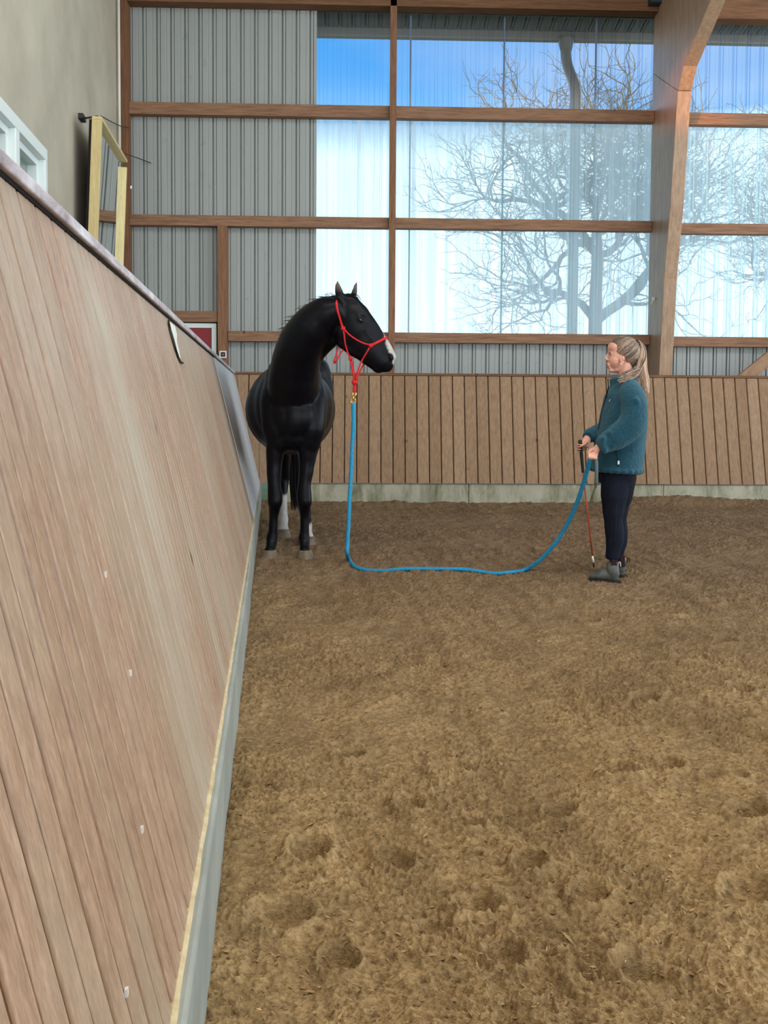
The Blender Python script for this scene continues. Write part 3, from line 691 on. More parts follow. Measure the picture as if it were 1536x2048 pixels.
gm = Mat('field_grass', .9, .1); gm.color(gm.ramp(gm.noise(.4, (1, 1, 1), 5, .6), (.3, srgb(96, 110, 60)), (.7, srgb(136, 140, 90))))
mb = MB(); mb.add([(-120, YW+.6, -.2), (160, YW+.6, -.2), (160, 220, -.6), (-120, 220, -.6)], [(0, 1, 2, 3)])
o = mb.build('field', gm.m); tag(o, kind='structure'); o.name = 'ground'
bark = Mat('oak_bark', .9, .1); bark.color(bark.ramp(bark.noise(3, (1, 1, 1), 5, .6), (.3, srgb(96, 84, 66)), (.7, srgb(140, 122, 92))))
twig = Mat('twigs', .9, .1, col=srgb(150, 132, 102))
def tree(base, seed, label, lean=(0, 0), levels=6, sc_=1.0):
    rnd = random.Random(seed)
    t = empty('oak_tree', base, label, 'tree')
    trunk, limbs, tw = MB(), MB(), MB()
    LEN = [6.5, 2.7, 2.1, 1.6, 1.2, .85, .6]; RAD = [.30, .15, .085, .045, .026, .016, .010]
    def grow(p, d, lev, k_):
        n_s = 6 if lev < 4 else 4; pts = [p]; q = p; dd = d.copy(); L = LEN[lev]*k_*sc_
        for i in range(n_s):
            j = .12 if lev == 0 else .50
            dd = (dd + Vector((rnd.uniform(-j, j), rnd.uniform(-j, j), rnd.uniform(-j, j)*.7)) + Vector((0, 0, .04))).normalized()
            q = q + dd*(L/n_s); pts.append(q)
        r = RAD[lev]*k_*sc_; rr = [r*(1-.4*i/n_s) for i in range(n_s+1)]
        if lev == 0: rr[0] *= 1.4
        tgt = trunk if lev == 0 else (limbs if lev < 3 else tw)
        tgt.tube(pts, rr, 10 if lev == 0 else (7 if lev < 3 else 3), caps=False)
        if lev >= levels: return
        nb = 7 if lev == 0 else (4 if lev < 4 else 3)
        a0 = rnd.uniform(0, 6.28)
        for b_ in range(nb):
            k = n_s if b_ == 0 else rnd.randint(4 if lev == 0 else 2, n_s)
            ax = dd.orthogonal().normalized(); ax.rotate(Matrix.Rotation(a0+b_*6.28/nb+rnd.uniform(-.5, .5), 3, dd))
            ang = rnd.uniform(.6, 1.25) if b_ else rnd.uniform(.1, .4)
            if lev > 0: ang *= .85
            nd = (dd*math.cos(ang)+ax*math.sin(ang)); nd.z = nd.z*.75+.08; nd.normalize()
            grow(pts[k], nd, lev+1, rnd.uniform(.78, 1.12))
    grow(Vector(base), Vector((lean[0], lean[1], 1)).normalized(), 0, 1.0)
    trunk.build('trunk', bark.m, t); limbs.build('branches', bark.m, t, smooth=True); tw.build('twigs', twig.m, t)
    return t
p = at(1182, 800, 30); tree((p.x, p.y, -.3), 5, 'bare oak seen through the panels behind the downpipe')
p = at(1680, 800, 33); tree((p.x, p.y, -.3), 9, 'bare tree beyond the panels right of the timber column')
# far hedge rows
def bush(px, w, h, Y, label, seed):
    p = at(px, 800, Y); t = empty('hedge_bush', (p.x, p.y, 0), label, 'bush', 'bare hedge bushes on the skyline')
    rnd = random.Random(seed); mb = MB()
    for i in range(420):
        x = rnd.uniform(-1, 1); q = Vector((p.x+x*w, p.y+rnd.uniform(-1, 1), rnd.uniform(0, h*.5*(1-x*x*.6)))); pts = [q]
        for k in range(4): q = q+Vector((rnd.uniform(-.3, .3), rnd.uniform(-.3, .3), h*.16*(1-x*x*.5))); pts.append(q)
        mb.tube(pts, [.04, .035, .03, .02, .012], 3, caps=False)
    mb.build('twigs', twig.m, t)
for i, px in enumerate((690, 830, 900, 970, 1060, 1260, 1400, 1500)):
    bush(px, 1.5, random.uniform(3.0, 4.6), 42+i % 3*2, ['bare hedge bush seen low through the left bay of panels', 'pale bare bush right of the timber mullion', 'bare hedge bush below the left oak branches', 'bare hedge bush left of the oak', 'bare hedge bush just left of the downpipe', 'bare hedge bush between oak trunk and timber column', 'bare hedge bush just right of the timber column', 'bare hedge bush at the right edge behind the panels'][i], i)

# loose chips lying in the sand
def chips():
    N = 9000; mb = MB(); rnd = random.Random(3)
    Yv = 1.45*np.exp(rng.random(N)**1.25*math.log(10.9/1.45)); Xv = (-.10+Yv*math.sin(AZ)) + rng.random(N)*(.80*Yv+.5); Zv = sandh(Xv, Yv)
    for i in range(N):
        L = rnd.uniform(.004, .012)*(1 if rnd.random() < .97 else 1.9); w_ = L*rnd.uniform(.12, .3); a = rnd.uniform(0, 6.28); b = rnd.uniform(-.5, .6)
        u = Vector((math.cos(a)*math.cos(b), math.sin(a)*math.cos(b), math.sin(b))); s_ = Vector((-math.sin(a), math.cos(a), rnd.uniform(-.3, .3)))
        c = Vector((Xv[i], Yv[i], Zv[i]+.0015)); nn = u.cross(s_)*w_*.4
        mb.tone = rnd.choice([.45, .6, .7, .8, .9, 1.0]) if rnd.random() < .992 else 1.6
        mb.add([c-u*L, c+s_*w_+nn, c+u*L+nn*rnd.uniform(0, 2), c-s_*w_+nn, c-nn], [(0, 3, 2, 1), (0, 1, 4), (1, 2, 4), (2, 3, 4), (3, 0, 4)])
    m = Mat('wood_fibre', .9, .1); cc = m.N.new('ShaderNodeCombineColor'); t_ = m.attr()
    for i in range(3): m.L.new(t_, cc.inputs[i])
    m.color(m.mix(1.0, srgb(178, 146, 102), cc.outputs[0], 'MULTIPLY'))
    o = mb.build('wood_chips', m.m); tag(o, 'fine wood chips and crumbs scattered over the sand', 'wood chips', kind='stuff')
chips()
# ------------------------------------------------------------------ HORSE
from mathutils.bvhtree import BVHTree
def bvh_of(o):
    me = o.data; off = abs_loc(o); return BVHTree.FromPolygons([v.co+off for v in me.vertices], [tuple(p.vertices) for p in me.polygons])
def hit(bv, px, py, off=.006, Y=None):
    d = ray(px, py).normalized(); r = bv.ray_cast(CAMP, d)
    if r[0] is None: return at(px, py, Y)
    return r[0] + r[1]*off
horse = empty('horse', at(580, 1100, 8.0)*1.0, 'black horse with a white blaze standing by the left kickboard with its head turned right', 'horse')
horse.location.z = 0
fl = Flesh()
A3 = lambda px, py, Y, a, b=None: (at(px, py, Y), a, a if b is None else b)
def Z3(px, z, Y, a, b=None):           # by pixel column and real height
    d = ray(px, 815 - (z-1.18)*F/Y); P = at(px, 815-(z-1.18)*F/Y, Y); return (Vector((P.x, Y, z)), a, a if b is None else b)
X_ = (1, 0, 0)
# barrel: a = half width, b = half height
fl.chain([Z3(589, 1.16, 7.42, .15, .20), Z3(586, 1.19, 7.55, .23, .30), Z3(582, 1.20, 7.75, .295, .355), Z3(580, 1.18, 7.98, .362, .378), Z3(581, 1.16, 8.22, .390, .390), Z3(583, 1.18, 8.48, .380, .38),
          Z3(585, 1.26, 8.72, .32, .35), Z3(589, 1.30, 8.92, .26, .31), Z3(591, 1.29, 9.08, .16, .22)], side=X_, n=32, cap=.5)
# withers, back, croup
fl.chain([Z3(587, 1.40, 7.50, .12, .16), Z3(584, 1.50, 7.72, .11, .14), Z3(584, 1.49, 8.0, .12, .12), Z3(586, 1.46, 8.35, .15, .12), Z3(592, 1.50, 8.7, .20, .13), Z3(594, 1.46, 8.95, .17, .13)], side=X_, n=24)
# shoulders and breast muscles
for s_, px in ((-1, 553), (1, 622)):
    fl.chain([Z3(px+s_*0, 1.42, 7.66, .09, .12), Z3(px+s_*2, 1.22, 7.54, .125, .15), Z3(px+s_*1, 1.04, 7.46, .115, .13), Z3(px-s_*4, .90, 7.46, .095, .11)], side=X_)
    fl.ell(Z3(587+s_*17, 1.10, 7.385, 1)[0], (.10, .085, .15))
fl.ell(Z3(587, .95, 7.46, 1)[0], (.15, .13, .12)); fl.ell(Z3(587, 1.10, 7.36, 1)[0], (.10, .07, .16))
# haunches
fl.chain([Z3(562, 1.50, 8.78, .13, .2), Z3(556, 1.28, 8.82, .15, .24), Z3(562, 1.02, 8.80, .11, .19), Z3(569, .84, 8.80, .075, .12)], side=X_)
fl.chain([Z3(628, 1.50, 8.58, .15, .2), Z3(634, 1.28, 8.58, .155, .24), Z3(628, 1.02, 8.48, .115, .19), Z3(620, .84, 8.42, .078, .12)], side=X_)
# neck: breast to poll, turned towards the right of the picture
fl.chain([A3(588, 800, 7.50, .20, .20), A3(588, 762, 7.44, .205, .22), A3(592, 725, 7.36, .190, .21), A3(602, 690, 7.27, .178, .20), A3(622, 658, 7.19, .165, .175), A3(652, 634, 7.14, .155, .14), A3(682, 628, 7.12, .138, .10)], side=X_, n=28, cap=.5)
fl.chain([A3(566, 716, 7.58, .06, .08), A3(575, 684, 7.46, .055, .07), A3(597, 652, 7.32, .055, .06), A3(628, 622, 7.22, .055, .05), A3(655, 607, 7.17, .05, .045), A3(676, 602, 7.15, .05, .04)], side=(.5, 0, .8))
fl.chain([A3(618, 745, 7.42, .06, .06), A3(632, 715, 7.33, .055, .06), A3(648, 697, 7.25, .05, .05), A3(664, 680, 7.18, .055, .05)], side=X_)
# head in profile
hd = 7.12
hs = Vector((.845, 0, .534))
def H(px, py, a, b, dy=0): return (at(px, py, hd+dy), a, b)
fl.chain([H(691, 611, .092, .078), H(704, 634, .135, .092), H(714, 657, .152, .092), H(728, 680, .148, .078), H(744, 699, .128, .066), H(758, 714, .112, .060), H(769, 725, .092, .058), H(775, 731, .072, .048)], side=hs, n=28, cap=.45)
fl.ell(at(692, 668, hd), (.088, .078, .115), Matrix.Rotation(-.35, 3, 'Y'))      # cheek / jowl
fl.ell(at(697, 605, hd), (.075, .075, .07))
fl.chain([H(703, 600, .04, .07), H(724, 618, .032, .062), H(744, 642, .024, .050), H(762, 668, .020, .040), H(778, 697, .026, .042), H(786, 715, .028, .044)], side=hs)   # nose ridge
fl.chain([H(680, 686, .03, .055), H(705, 705, .028, .050), H(727, 717, .026, .042), H(744, 729, .026, .034)], side=hs)    # lower jaw line
fl.ell(at(757, 738, hd), (.046, .040, .034)); fl.ell(at(778, 727, hd), (.040, .05, .052)); fl.ell(at(771, 739, hd), (.050, .044, .022))  # chin, upper lip, lower lip
fl.ell(at(782, 712, hd-.045), (.022, .018, .032), Matrix.Rotation(-.3, 3, 'Y')); fl.ell(at(784, 712, hd+.045), (.022, .018, .032))
fl.ell(at(721, 638, hd-.083), (.034, .016, .026), Matrix.Rotation(.5, 3, 'Y')); fl.ell(at(723, 637, hd+.083), (.034, .016, .026))
fl.chain([H(729, 656, .014, .010, -.078), H(742, 676, .012, .010, -.068), H(752, 690, .010, .008, -.056)], side=hs)
# ears
def ear(pts, dy):
    fl.chain([(at(x, y, hd+dy+k*.0), a, b) for k, (x, y, a, b) in enumerate(pts)], side=X_, n=12, cap=.6)
ear([(683, 598, .030, .026), (678, 585, .034, .020), (675.5, 573, .027, .013), (675, 562, .010, .007)], -.045)
ear([(704, 597, .028, .026), (709, 584, .024, .020), (711.5, 572, .017, .013), (714, 562, .007, .007)], .045)
# front legs
def foreleg(pxs, Y, sgn):
    # pxs: (z, px, a, b, dY)
    fl.chain([(Vector((at(px, 815-(z-1.18)*F/(Y+dy), Y+dy).x, Y+dy, z)), a, b) for z, px, a, b, dy in pxs], side=X_, n=20, cap=.25)
YF = 7.42
foreleg([(.98, 556, .088, .115, .06), (.86, 551, .075, .095, .04), (.70, 548, .060, .068, .02), (.58, 548, .052, .056, 0), (.50, 550, .060, .060, -.01), (.44, 550, .060, .062, -.02), (.385, 549, .046, .050, 0), (.31, 547, .036, .042, .01),
         (.21, 546, .037, .044, .01), (.155, 544, .047, .050, .01), (.115, 543, .043, .044, -.01), (.075, 541, .040, .045, -.04), (.045, 539, .050, .055, -.06)], YF, -1)
foreleg([(.98, 613, .090, .115, .06), (.86, 615, .078, .095, .04), (.70, 613, .060, .068, .02), (.58, 609, .052, .056, 0), (.50, 608, .060, .060, -.01), (.44, 609, .060, .062, -.02), (.385, 609, .046, .050, 0), (.31, 609, .036, .042, .01),
         (.21, 609, .037, .044, .01), (.155, 608, .047, .050, .01), (.115, 609, .042, .044, -.01), (.075, 609, .040, .045, -.04), (.045, 610, .050, .055, -.06)], YF, 1)
# hind legs: gaskin, hock, shank
foreleg([(.90, 566, .085, .13, .02), (.74, 568, .062, .09, .08), (.60, 569, .052, .075, .16), (.53, 569, .050, .072, .19), (.45, 568, .040, .056, .17), (.33, 567, .036, .045, .12), (.20, 567, .038, .047, .08), (.145, 567, .047, .052, .06), (.10, 567, .040, .046, .02), (.045, 567, .052, .056, -.04)], 8.66, -1)
foreleg([(.90, 622, .088, .13, .02), (.74, 618, .064, .09, .10), (.60, 613, .052, .075, .20), (.53, 612, .050, .072, .24), (.45, 612, .040, .056, .22), (.33, 613, .036, .045, .17), (.20, 614, .038, .047, .12), (.145, 614, .047, .052, .08), (.10, 615, .040, .046, .04), (.045, 616, .052, .056, -.02)], 8.16, 1)
def coat():
    m = Mat('black_coat', .38, .16, col=(.0035, .0035, .005, 1)); w = m.N.new('ShaderNodeAttribute'); w.attribute_name = 'white'
    n = m.noise(34, (1, 1, .3), 4, .6)
    base = m.ramp(n, (.3, (.0012, .0012, .0022, 1)), (.7, (.003, .003, .006, 1)))
    gr = m.N.new('ShaderNodeAttribute'); gr.attribute_name = 'ear_rim'
    base = m.mix(gr.outputs['Fac'], base, (.11, .085, .075, 1))
    m.color(m.mix(w.outputs['Fac'], base, m.mix(n, srgb(150, 146, 140), srgb(205, 202, 198))))
    m.bump(m.noise(60, (1, 1, .25), 3, .6), .12, .003)
    m.b.inputs['Sheen Weight'].default_value = .02; m.b.inputs['Sheen Roughness'].default_value = .3
    return m.m
M['coat'] = coat()
body = fl.build('body', M['coat'], horse, .0105, 7, .6)
# coat markings, plus pale rim light painted on the ears, stored on the skin
me = body.data; off = abs_loc(horse); vs = np.array([v.co+off for v in me.vertices])
def pix(P):
    d = Vector(P)-CAMP; z = d.dot(FW); return 768+F*d.dot(RT)/z, CY-F*d.dot(UP)/z
wh = np.zeros(len(vs), np.float32); br = np.zeros(len(vs), np.float32)
hx = Vector((.534, 0, -.845)); poll = at(697, 600, hd); 
ridge = [at(x, y, hd) for x, y in ((735, 628), (752, 650), (766, 670), (776, 687), (785, 702), (791, 722))]
rw = [.012, .014, .022, .044, .050, .040]
for i, v in enumerate(vs):
    if v[2] > 1.45 and v[0] > -.5 and v[1] < 7.4:
        V = Vector(v); best = 0
        for k, (rp, w_) in enumerate(zip(ridge, rw)):
            for t_ in (0, .5):
                q = rp.lerp(ridge[min(k+1, 5)], t_); ww = w_+(rw[min(k+1, 5)]-w_)*t_
                dd = math.sqrt((V.x-q.x)**2+((V.y-q.y)*.8)**2+(V.z-q.z)**2)
                n_ = mnoise.noise(V*28)*.008
                best = max(best, min(1, max(0, (ww+n_-dd)/.007)))
        wh[i] = best
        if v[2] > 2.035: br[i] = min(1, (v[2]-2.035)/.05)*1.0
    if v[1] > 7.8 and v[2] < .42:
        top = .37 if v[0] < -.70-.0 else .20
        top = .40 if pix(v)[0] < 590 else .17
        wh[i] = max(wh[i], min(1, max(0, (top+mnoise.noise(Vector(v)*14)*.03-v[2])/.03)))
for nm, arr in (('white', wh), ('ear_rim', br)):
    a_ = me.attributes.new(nm, 'FLOAT', 'POINT'); a_.data.foreach_set('value', arr)
HB = bvh_of(body)
# hooves
hm = Mat('hoof_horn', .6, .3); hm.color(hm.ramp(hm.noise(16, (1, 1, .3), 4, .6), (.3, srgb(84, 74, 60)), (.7, srgb(136, 120, 98))))
hmd = Mat('dark_hoof_horn', .6, .3, col=srgb(42, 38, 38))
def hoof(px, Y, mat, sc_=1.0, dx=0):
    c = at(px, 815+1.18*F/Y, Y); mb = MB(); rings = [(-.012, .071, .078), (.0, .070, .078), (.02, .066, .073), (.05, .057, .062), (.066, .051, .056)]
    n = 24; vs_ = []
    for h_, rx_, ry_ in rings:
        for k in range(n):
            a_ = 2*math.pi*k/n; back = .75 if math.sin(a_) > 0 else 1.0
            vs_.append(Vector((c.x+dx*(.06-h_)+rx_*math.cos(a_)*sc_, Y-.015+ry_*math.sin(a_)*back*sc_ + (h_)*.35, h_)))
    mb.add(vs_, [(i*n+k, i*n+(k+1) % n, (i+1)*n+(k+1) % n, (i+1)*n+k) for i in range(len(rings)-1) for k in range(n)]+[tuple(range(n-1, -1, -1)), tuple((len(rings)-1)*n+k for k in range(n))])
    mb.build('hoof', mat, horse, smooth=True)
hoof(539, YF-.06, hm.m, dx=-.1); hoof(610, YF-.06, hm.m, dx=.05); hoof(567, 8.62, hm.m); hoof(616, 8.14, hm.m)
# eye, nostril
eb = Mat('eye_dark', .05, .8, col=(.004, .004, .005, 1)).m
p = hit(HB, 721, 640, -.004, hd); f2 = Flesh(); f2.ell(p, (.017, .010, .012), Matrix.Rotation(.4, 3, 'Y')); f2.build('eye', eb, horse, .003, 2)
lidm = Mat('eyelid', .5, .3, col=(.012, .010, .010, 1)).m
mb = MB(); mb.tube([hit(HB, x, y, .003, hd) for x, y in ((715, 641), (718, 636.5), (723, 636), (728, 640))], [.003, .005, .005, .003], 6); mb.build('eyelid', lidm, horse, smooth=True)
p = hit(HB, 782, 715, -.004, hd); f2 = Flesh(); f2.ell(p, (.010, .010, .018), Matrix.Rotation(-.5, 3, 'Y')); f2.build('nostril', M['dark'], horse, .003, 2)
# mane, forelock and tail
hair = Mat('black_hair', .4, .2, col=(.004, .004, .005, 1)); hair.bump(hair.noise(60, (1, 1, .1), 2), .3, .003); hair = hair.m
def strands(name, paths, mat, parent, r0=.003, n=4):
    mb = MB()
    for P in paths: mb.tube(P, [r0*(1-.75*i/(len(P)-1)) for i in range(len(P))], n, caps=False)
    return mb.build(name, mat, parent, smooth=True)
crest = catmull([at(574, 668, 7.46), at(597, 637, 7.31), at(626, 610, 7.21), at(655, 598, 7.16), at(677, 593, 7.14)], 24)
rnd = random.Random(4); P_ = []
for c in crest:
    for _ in range(7):
        q = c+Vector((rnd.uniform(-.01, .02), rnd.uniform(-.02, .02), rnd.uniform(-.03, .0))); L_ = rnd.uniform(.05, .15); pth = [q-Vector((-.01, 0, .03))]
        fly = rnd.random() < .22
        d_ = Vector((rnd.uniform(-.9, -.1), rnd.uniform(-.2, .5), .35 if not fly else .8))
        for k in range(5):
            pth.append(pth[-1]+d_.normalized()*L_/5); d_.z -= .5 if not fly else .25
            d_.x -= .05
        P_.append(pth)
strands('mane', P_, hair, horse, .0032)
P_ = []
for _ in range(60):
    q = at(rnd.uniform(690, 704), rnd.uniform(590, 597), hd+rnd.uniform(-.03, .03)); pth = [q]; d_ = Vector((rnd.uniform(.2, .9), rnd.uniform(-.3, .3), .3))
    for k in range(5): pth.append(pth[-1]+d_.normalized()*rnd.uniform(.012, .026)); d_.z -= .4
    P_.append(pth)
strands('forelock', P_, hair, horse, .0025)
dock = Vector((at(596, 700, 9.0).x, 9.10, 1.42)); P_ = []
for _ in range(420):
    a_ = rnd.uniform(0, 6.28); rr = math.sqrt(rnd.random()); ex = .070*rr*math.cos(a_); ey = .06*rr*math.sin(a_); zz = rnd.uniform(.18, .40) if rnd.random() < .7 else rnd.uniform(.4, .7)
    bx = at(592, 1000, 9.05).x
    P_.append(catmull([dock+Vector((ex*.4, ey*.4, 0)), Vector((bx+ex*.7, 9.18+ey, 1.1)), Vector((bx+ex*1.2, 9.14+ey, .75)), Vector((bx+ex, 9.12+ey, (.75+zz)/2)), Vector((bx+ex*.7, 9.1+ey*.6, zz))], 3))
strands('tail', P_, hair, horse, .006)

# ------------------------------------------------------------------ ROPE HALTER
hal = empty('rope_halter', at(709, 790, hd-.05), 'red rope halter knotted under the jaw, worn by the black horse', 'halter')
rp = Mat('red_rope', .7, .3); rp.color(rp.ramp(rp.noise(90, (1, 1, 1), 3), (.3, srgb(190, 24, 30)), (.7, srgb(226, 50, 52)))); rp.bump(rp.noise(160, (1, 1, 1), 2), .4, .003); rp = rp.m
hp_ = lambda x, y, o_=.005: hit(HB, x, y, o_, hd-.03)
def dense(pts, k=6, o_=.005):
    out = []
    for i in range(len(pts)-1):
        for j in range(k):
            t = j/k; out.append((pts[i][0]+(pts[i+1][0]-pts[i][0])*t, pts[i][1]+(pts[i+1][1]-pts[i][1])*t))
    out.append(pts[-1]); return [hp_(x, y, o_) for x, y in out]
def smoothp(P, it=3):
    for _ in range(it): P = [P[0]]+[(P[i-1]+P[i]*2+P[i+1])/4 for i in range(1, len(P)-1)]+[P[-1]]
    return P
def rope(name, P, r, mat, parent, n=8, it=3):
    mb = MB(); mb.tube(smoothp(P, it), r, n); return mb.build(name, mat, parent, smooth=True)
over = [at(679, 594, hd+.05), at(676, 592, hd+.0), at(673.5, 596, hd-.06)]
rope('crown_strap', over + dense([(672, 604), (674, 619), (679, 636), (686, 656)], 5), .0085, rp, hal)
rope('cheek_rope', dense([(687, 657), (698, 669), (712, 679), (727, 687), (741, 690)], 5), .0062, rp, hal)
far = [at(775, 675, hd), at(770, 683, hd+.06), at(752, 694, hd+.09)]
rope('noseband', dense([(741, 691), (750, 687), (760, 682), (771, 676.5)], 5, .007)+far, .0105, rp, hal, it=2)
rope('throat_rope', dense([(687, 658), (689, 675), (691, 690), (695, 703)], 5) + [at(700, 716, hd-.04)], .0062, rp, hal)
kn = at(709, 764, hd-.06)
rope('jaw_rope', [at(700, 717, hd-.04), at(703, 730, hd-.045), at(706, 746, hd-.05), kn], .0062, rp, hal, it=1)
rope('jaw_rope', [at(702, 716, hd-.02), at(706, 732, hd-.03), at(709, 748, hd-.04), kn], .0062, rp, hal, it=1)
rope('chin_rope', dense([(741, 691), (735, 702), (729, 712), (724, 721)], 4) + [at(719, 731, hd-.07), at(714, 744, hd-.065), kn], .0062, rp, hal, it=2)
rope('chin_rope', [at(731, 722, hd+.02), at(724, 735, hd), at(717, 748, hd-.03), kn], .0062, rp, hal, it=1)
rope('tail_loop', [at(677, 694, hd-.02), at(671, 713, hd-.04), at(666, 729, hd-.05), at(667, 731, hd-.05), at(675, 718, hd-.04), at(686, 699, hd-.03)], .0058, rp, hal, it=1)
def knot(x, y, Y, s_, nm='knot', pt=None):
    c = pt if pt is not None else at(x, y, Y); mb = MB()
    for ph in (0, .9, -.9):
        R_ = Matrix.Rotation(ph, 3, 'Y') @ Matrix.Rotation(.5, 3, 'X')
        mb.tube([c+R_ @ Vector((math.cos(t)*s_, math.sin(t)*s_*.8, math.sin(t*2)*s_*.3)) for t in [i*2*math.pi/14 for i in range(15)]], s_*.5, 8)
    mb.build(nm, rp, hal, smooth=True)
knot(0, 0, 0, .0125, pt=hp_(686.5, 657, .006)); knot(0, 0, 0, .0120, pt=hp_(741, 691, .006)); knot(701, 717, hd-.04, .012); knot(709, 764, hd-.06, .0165); knot(0, 0, 0, .008, pt=at(773, 675.5, hd-.025))
rope('lead_loop', [kn, at(706.5, 774, hd-.06), at(707, 784, hd-.06), at(709.5, 787, hd-.06), at(712, 783, hd-.06), at(712, 774, hd-.06), kn], .0068, rp, hal, it=1)

# ------------------------------------------------------------------ LEAD ROPE with brass snap
lead = empty('lead_rope', at(700, 1130, 6.85), 'thick blue lead rope running from the red halter over the sand to the person', 'lead rope')
lead.location.z = 0
bl = Mat('blue_rope', .65, .3); tw_ = bl.noise(120, (1, 1, 1), 3); bl.color(bl.ramp(tw_, (.3, srgb(22, 122, 166)), (.7, srgb(52, 158, 200)))); bl.bump(tw_, .35, .003)
gy = at(709, 788, hd-.06)
sn = at(706, 800, hd-.06)
mb = MB(); mb.tube([at(709, 783, hd-.05)+Vector((0, 0, 0)), at(712, 787, hd-.06), at(711, 791, hd-.062), at(708, 797, hd-.06)], [.005, .0075, .007, .006], 8)
mb.tube([at(706.5, 784, hd-.06), at(705, 790, hd-.06), at(705.5, 797, hd-.06)], .0045, 8)
s_o = mb.build('snap_hook', M['brass'], lead, smooth=True)
mb = MB(); c = at(706.5, 802, hd-.06); mb.tube([c+Vector((math.cos(t)*.020, .0, math.sin(t)*.016)) for t in [i*2*math.pi/16 for i in range(17)]], .005, 8); mb.tube([c+Vector((0, 0, .010)), c+Vector((0, 0, .034))], .009, 10); mb.build('snap_ring', M['brass'], lead, smooth=True)
gz = .012
def gl(px, py, lift=0.0):
    q = atZ(px, py, .012+lift); q.z = float(sandh(np.array([q.x]), np.array([q.y]))[0])+.012+lift; return q
R1 = [at(707, 806, hd-.06), at(707, 850, 7.04), at(704, 900, 7.01), at(702, 950, 6.98), at(699, 1000, 6.95), at(697, 1050, 6.92), at(695, 1085, 6.90), at(694.5, 1108, 6.885)]
g0 = [gl(697, 1122), gl(704, 1133), gl(720, 1139), gl(760, 1142), gl(810, 1143), gl(870, 1144), gl(930, 1145), gl(985, 1147), gl(1015, 1147)]
R2 = [at(1045, 1141, 6.72), at(1075, 1124, 6.66), at(1103, 1096, 6.60), at(1128, 1060, 6.54), at(1148, 1020, 6.46), at(1163, 980, 6.38), at(1174, 942, 6.30), at(1179, 922, 6.25), at(1184, 908, 6.23)]
g0 = [Vector((q.x, q.y, max(q.z, .012))) for q in g0]
mb = MB(); mb.tube(catmull(R1+g0+R2, 6), .0148, 12)
lead_o = mb.build('rope', bl.m, lead, smooth=True)
dm = Mat('rope_tail_leather', .7, .3, col=srgb(92, 112, 112)); dm2 = Mat('popper_leather', .7, .3, col=srgb(84, 80, 58))
mb = MB(); mb.tube(catmull([at(1188, 912, 6.25), at(1192, 920, 6.22), at(1193, 945, 6.22), at(1192, 968, 6.24)], 5), [.012]*16, 10); mb.build('rope_end', dm.m, lead, smooth=True)
mb = MB(); mb.tube(catmull([at(1192, 966, 6.24), at(1191, 975, 6.24), at(1186, 988, 6.24), at(1182, 1003, 6.25), at(1180.5, 1010, 6.25)], 5), [.009]*6+[.006]*5+[.0085]*6+[.003]*4, 8, flat=.4); mb.build('popper', dm2.m, lead, smooth=True)
# ------------------------------------------------------------------ PERSON
PY = 6.45
per = empty('person', at(1225, 1160, PY), 'person in teal fleece jacket and dark breeches facing the horse, holding rope and stick', 'person')
per.location.z = 0
skinm = Mat('skin', .5, .4); skinm.color(skinm.ramp(skinm.noise(7, (1, 1, 1), 4, .6), (.3, srgb(214, 152, 132)), (.7, srgb(232, 178, 156)))); skinm.b.inputs['Subsurface Weight'].default_value = .08; skinm.b.inputs['Subsurface Radius'].default_value = (.02, .008, .005)
D = lambda dy=0: PY+dy
def E_(fl, px, py, r, dy=0, rot=0): fl.ell(at(px, py, PY+dy), r, Matrix.Rotation(rot, 3, 'Y') if rot else None)
b = Flesh()
# skull, face
E_(b, 1247, 703, (.101, .076, .094)); E_(b, 1236, 712, (.066, .066, .078)); E_(b, 1234, 727, (.058, .054, .050), rot=.25)
E_(b, 1229, 696, (.046, .058, .046)); E_(b, 1231, 721, (.054, .062, .062)); E_(b, 1222, 702.5, (.020, .040, .012)); E_(b, 1226, 714, (.034, .050, .030)); E_(b, 1222.5, 741, (.019, .022, .014))
b.chain([(at(1243, 733, PY), .030, .046), (at(1232, 739, PY), .024, .038), (at(1224, 741, PY), .016, .022)], side=(0, 0, 1), n=14)
b.chain([(at(1218.5, 704.5, PY), .0065), (at(1214.5, 711, PY), .0080), (at(1210.8, 717.5, PY), .0090)], n=12, cap=.7)      # nose
b.chain([(at(1216, 719, PY), .009, .013), (at(1212.5, 719.5, PY), .007, .011)], n=10)
E_(b, 1218.5, 730.5, (.017, .024, .018)); E_(b, 1214.8, 727.5, (.0085, .018, .0055)); E_(b, 1215.2, 732, (.0085, .016, .006)); E_(b, 1219, 736, (.012, .02, .009))
E_(b, 1219, 707, (.010, .046, .008)); 
# ear
E_(b, 1243.5, 721, (.016, .010, .027), dy=-.074, rot=-.2); E_(b, 1246.5, 717, (.010, .012, .017), dy=-.080); E_(b, 1241, 729, (.008, .009, .010), dy=-.074)
# neck, trunk
b.chain([(at(1250, 726, PY), .052, .054), (at(1249, 745, PY), .050, .054), (at(1252, 766, PY), .062, .08), (at(1252, 785, PY), .09, .14)], n=20)
b.chain([(at(1252, 782, PY), .090, .15), (at(1247, 815, PY), .112, .155), (at(1243, 860, PY), .105, .135), (at(1240, 900, PY), .105, .14), (at(1234, 940, PY), .108, .142), (at(1232, 965, PY), .095, .135)], side=X_, n=24)
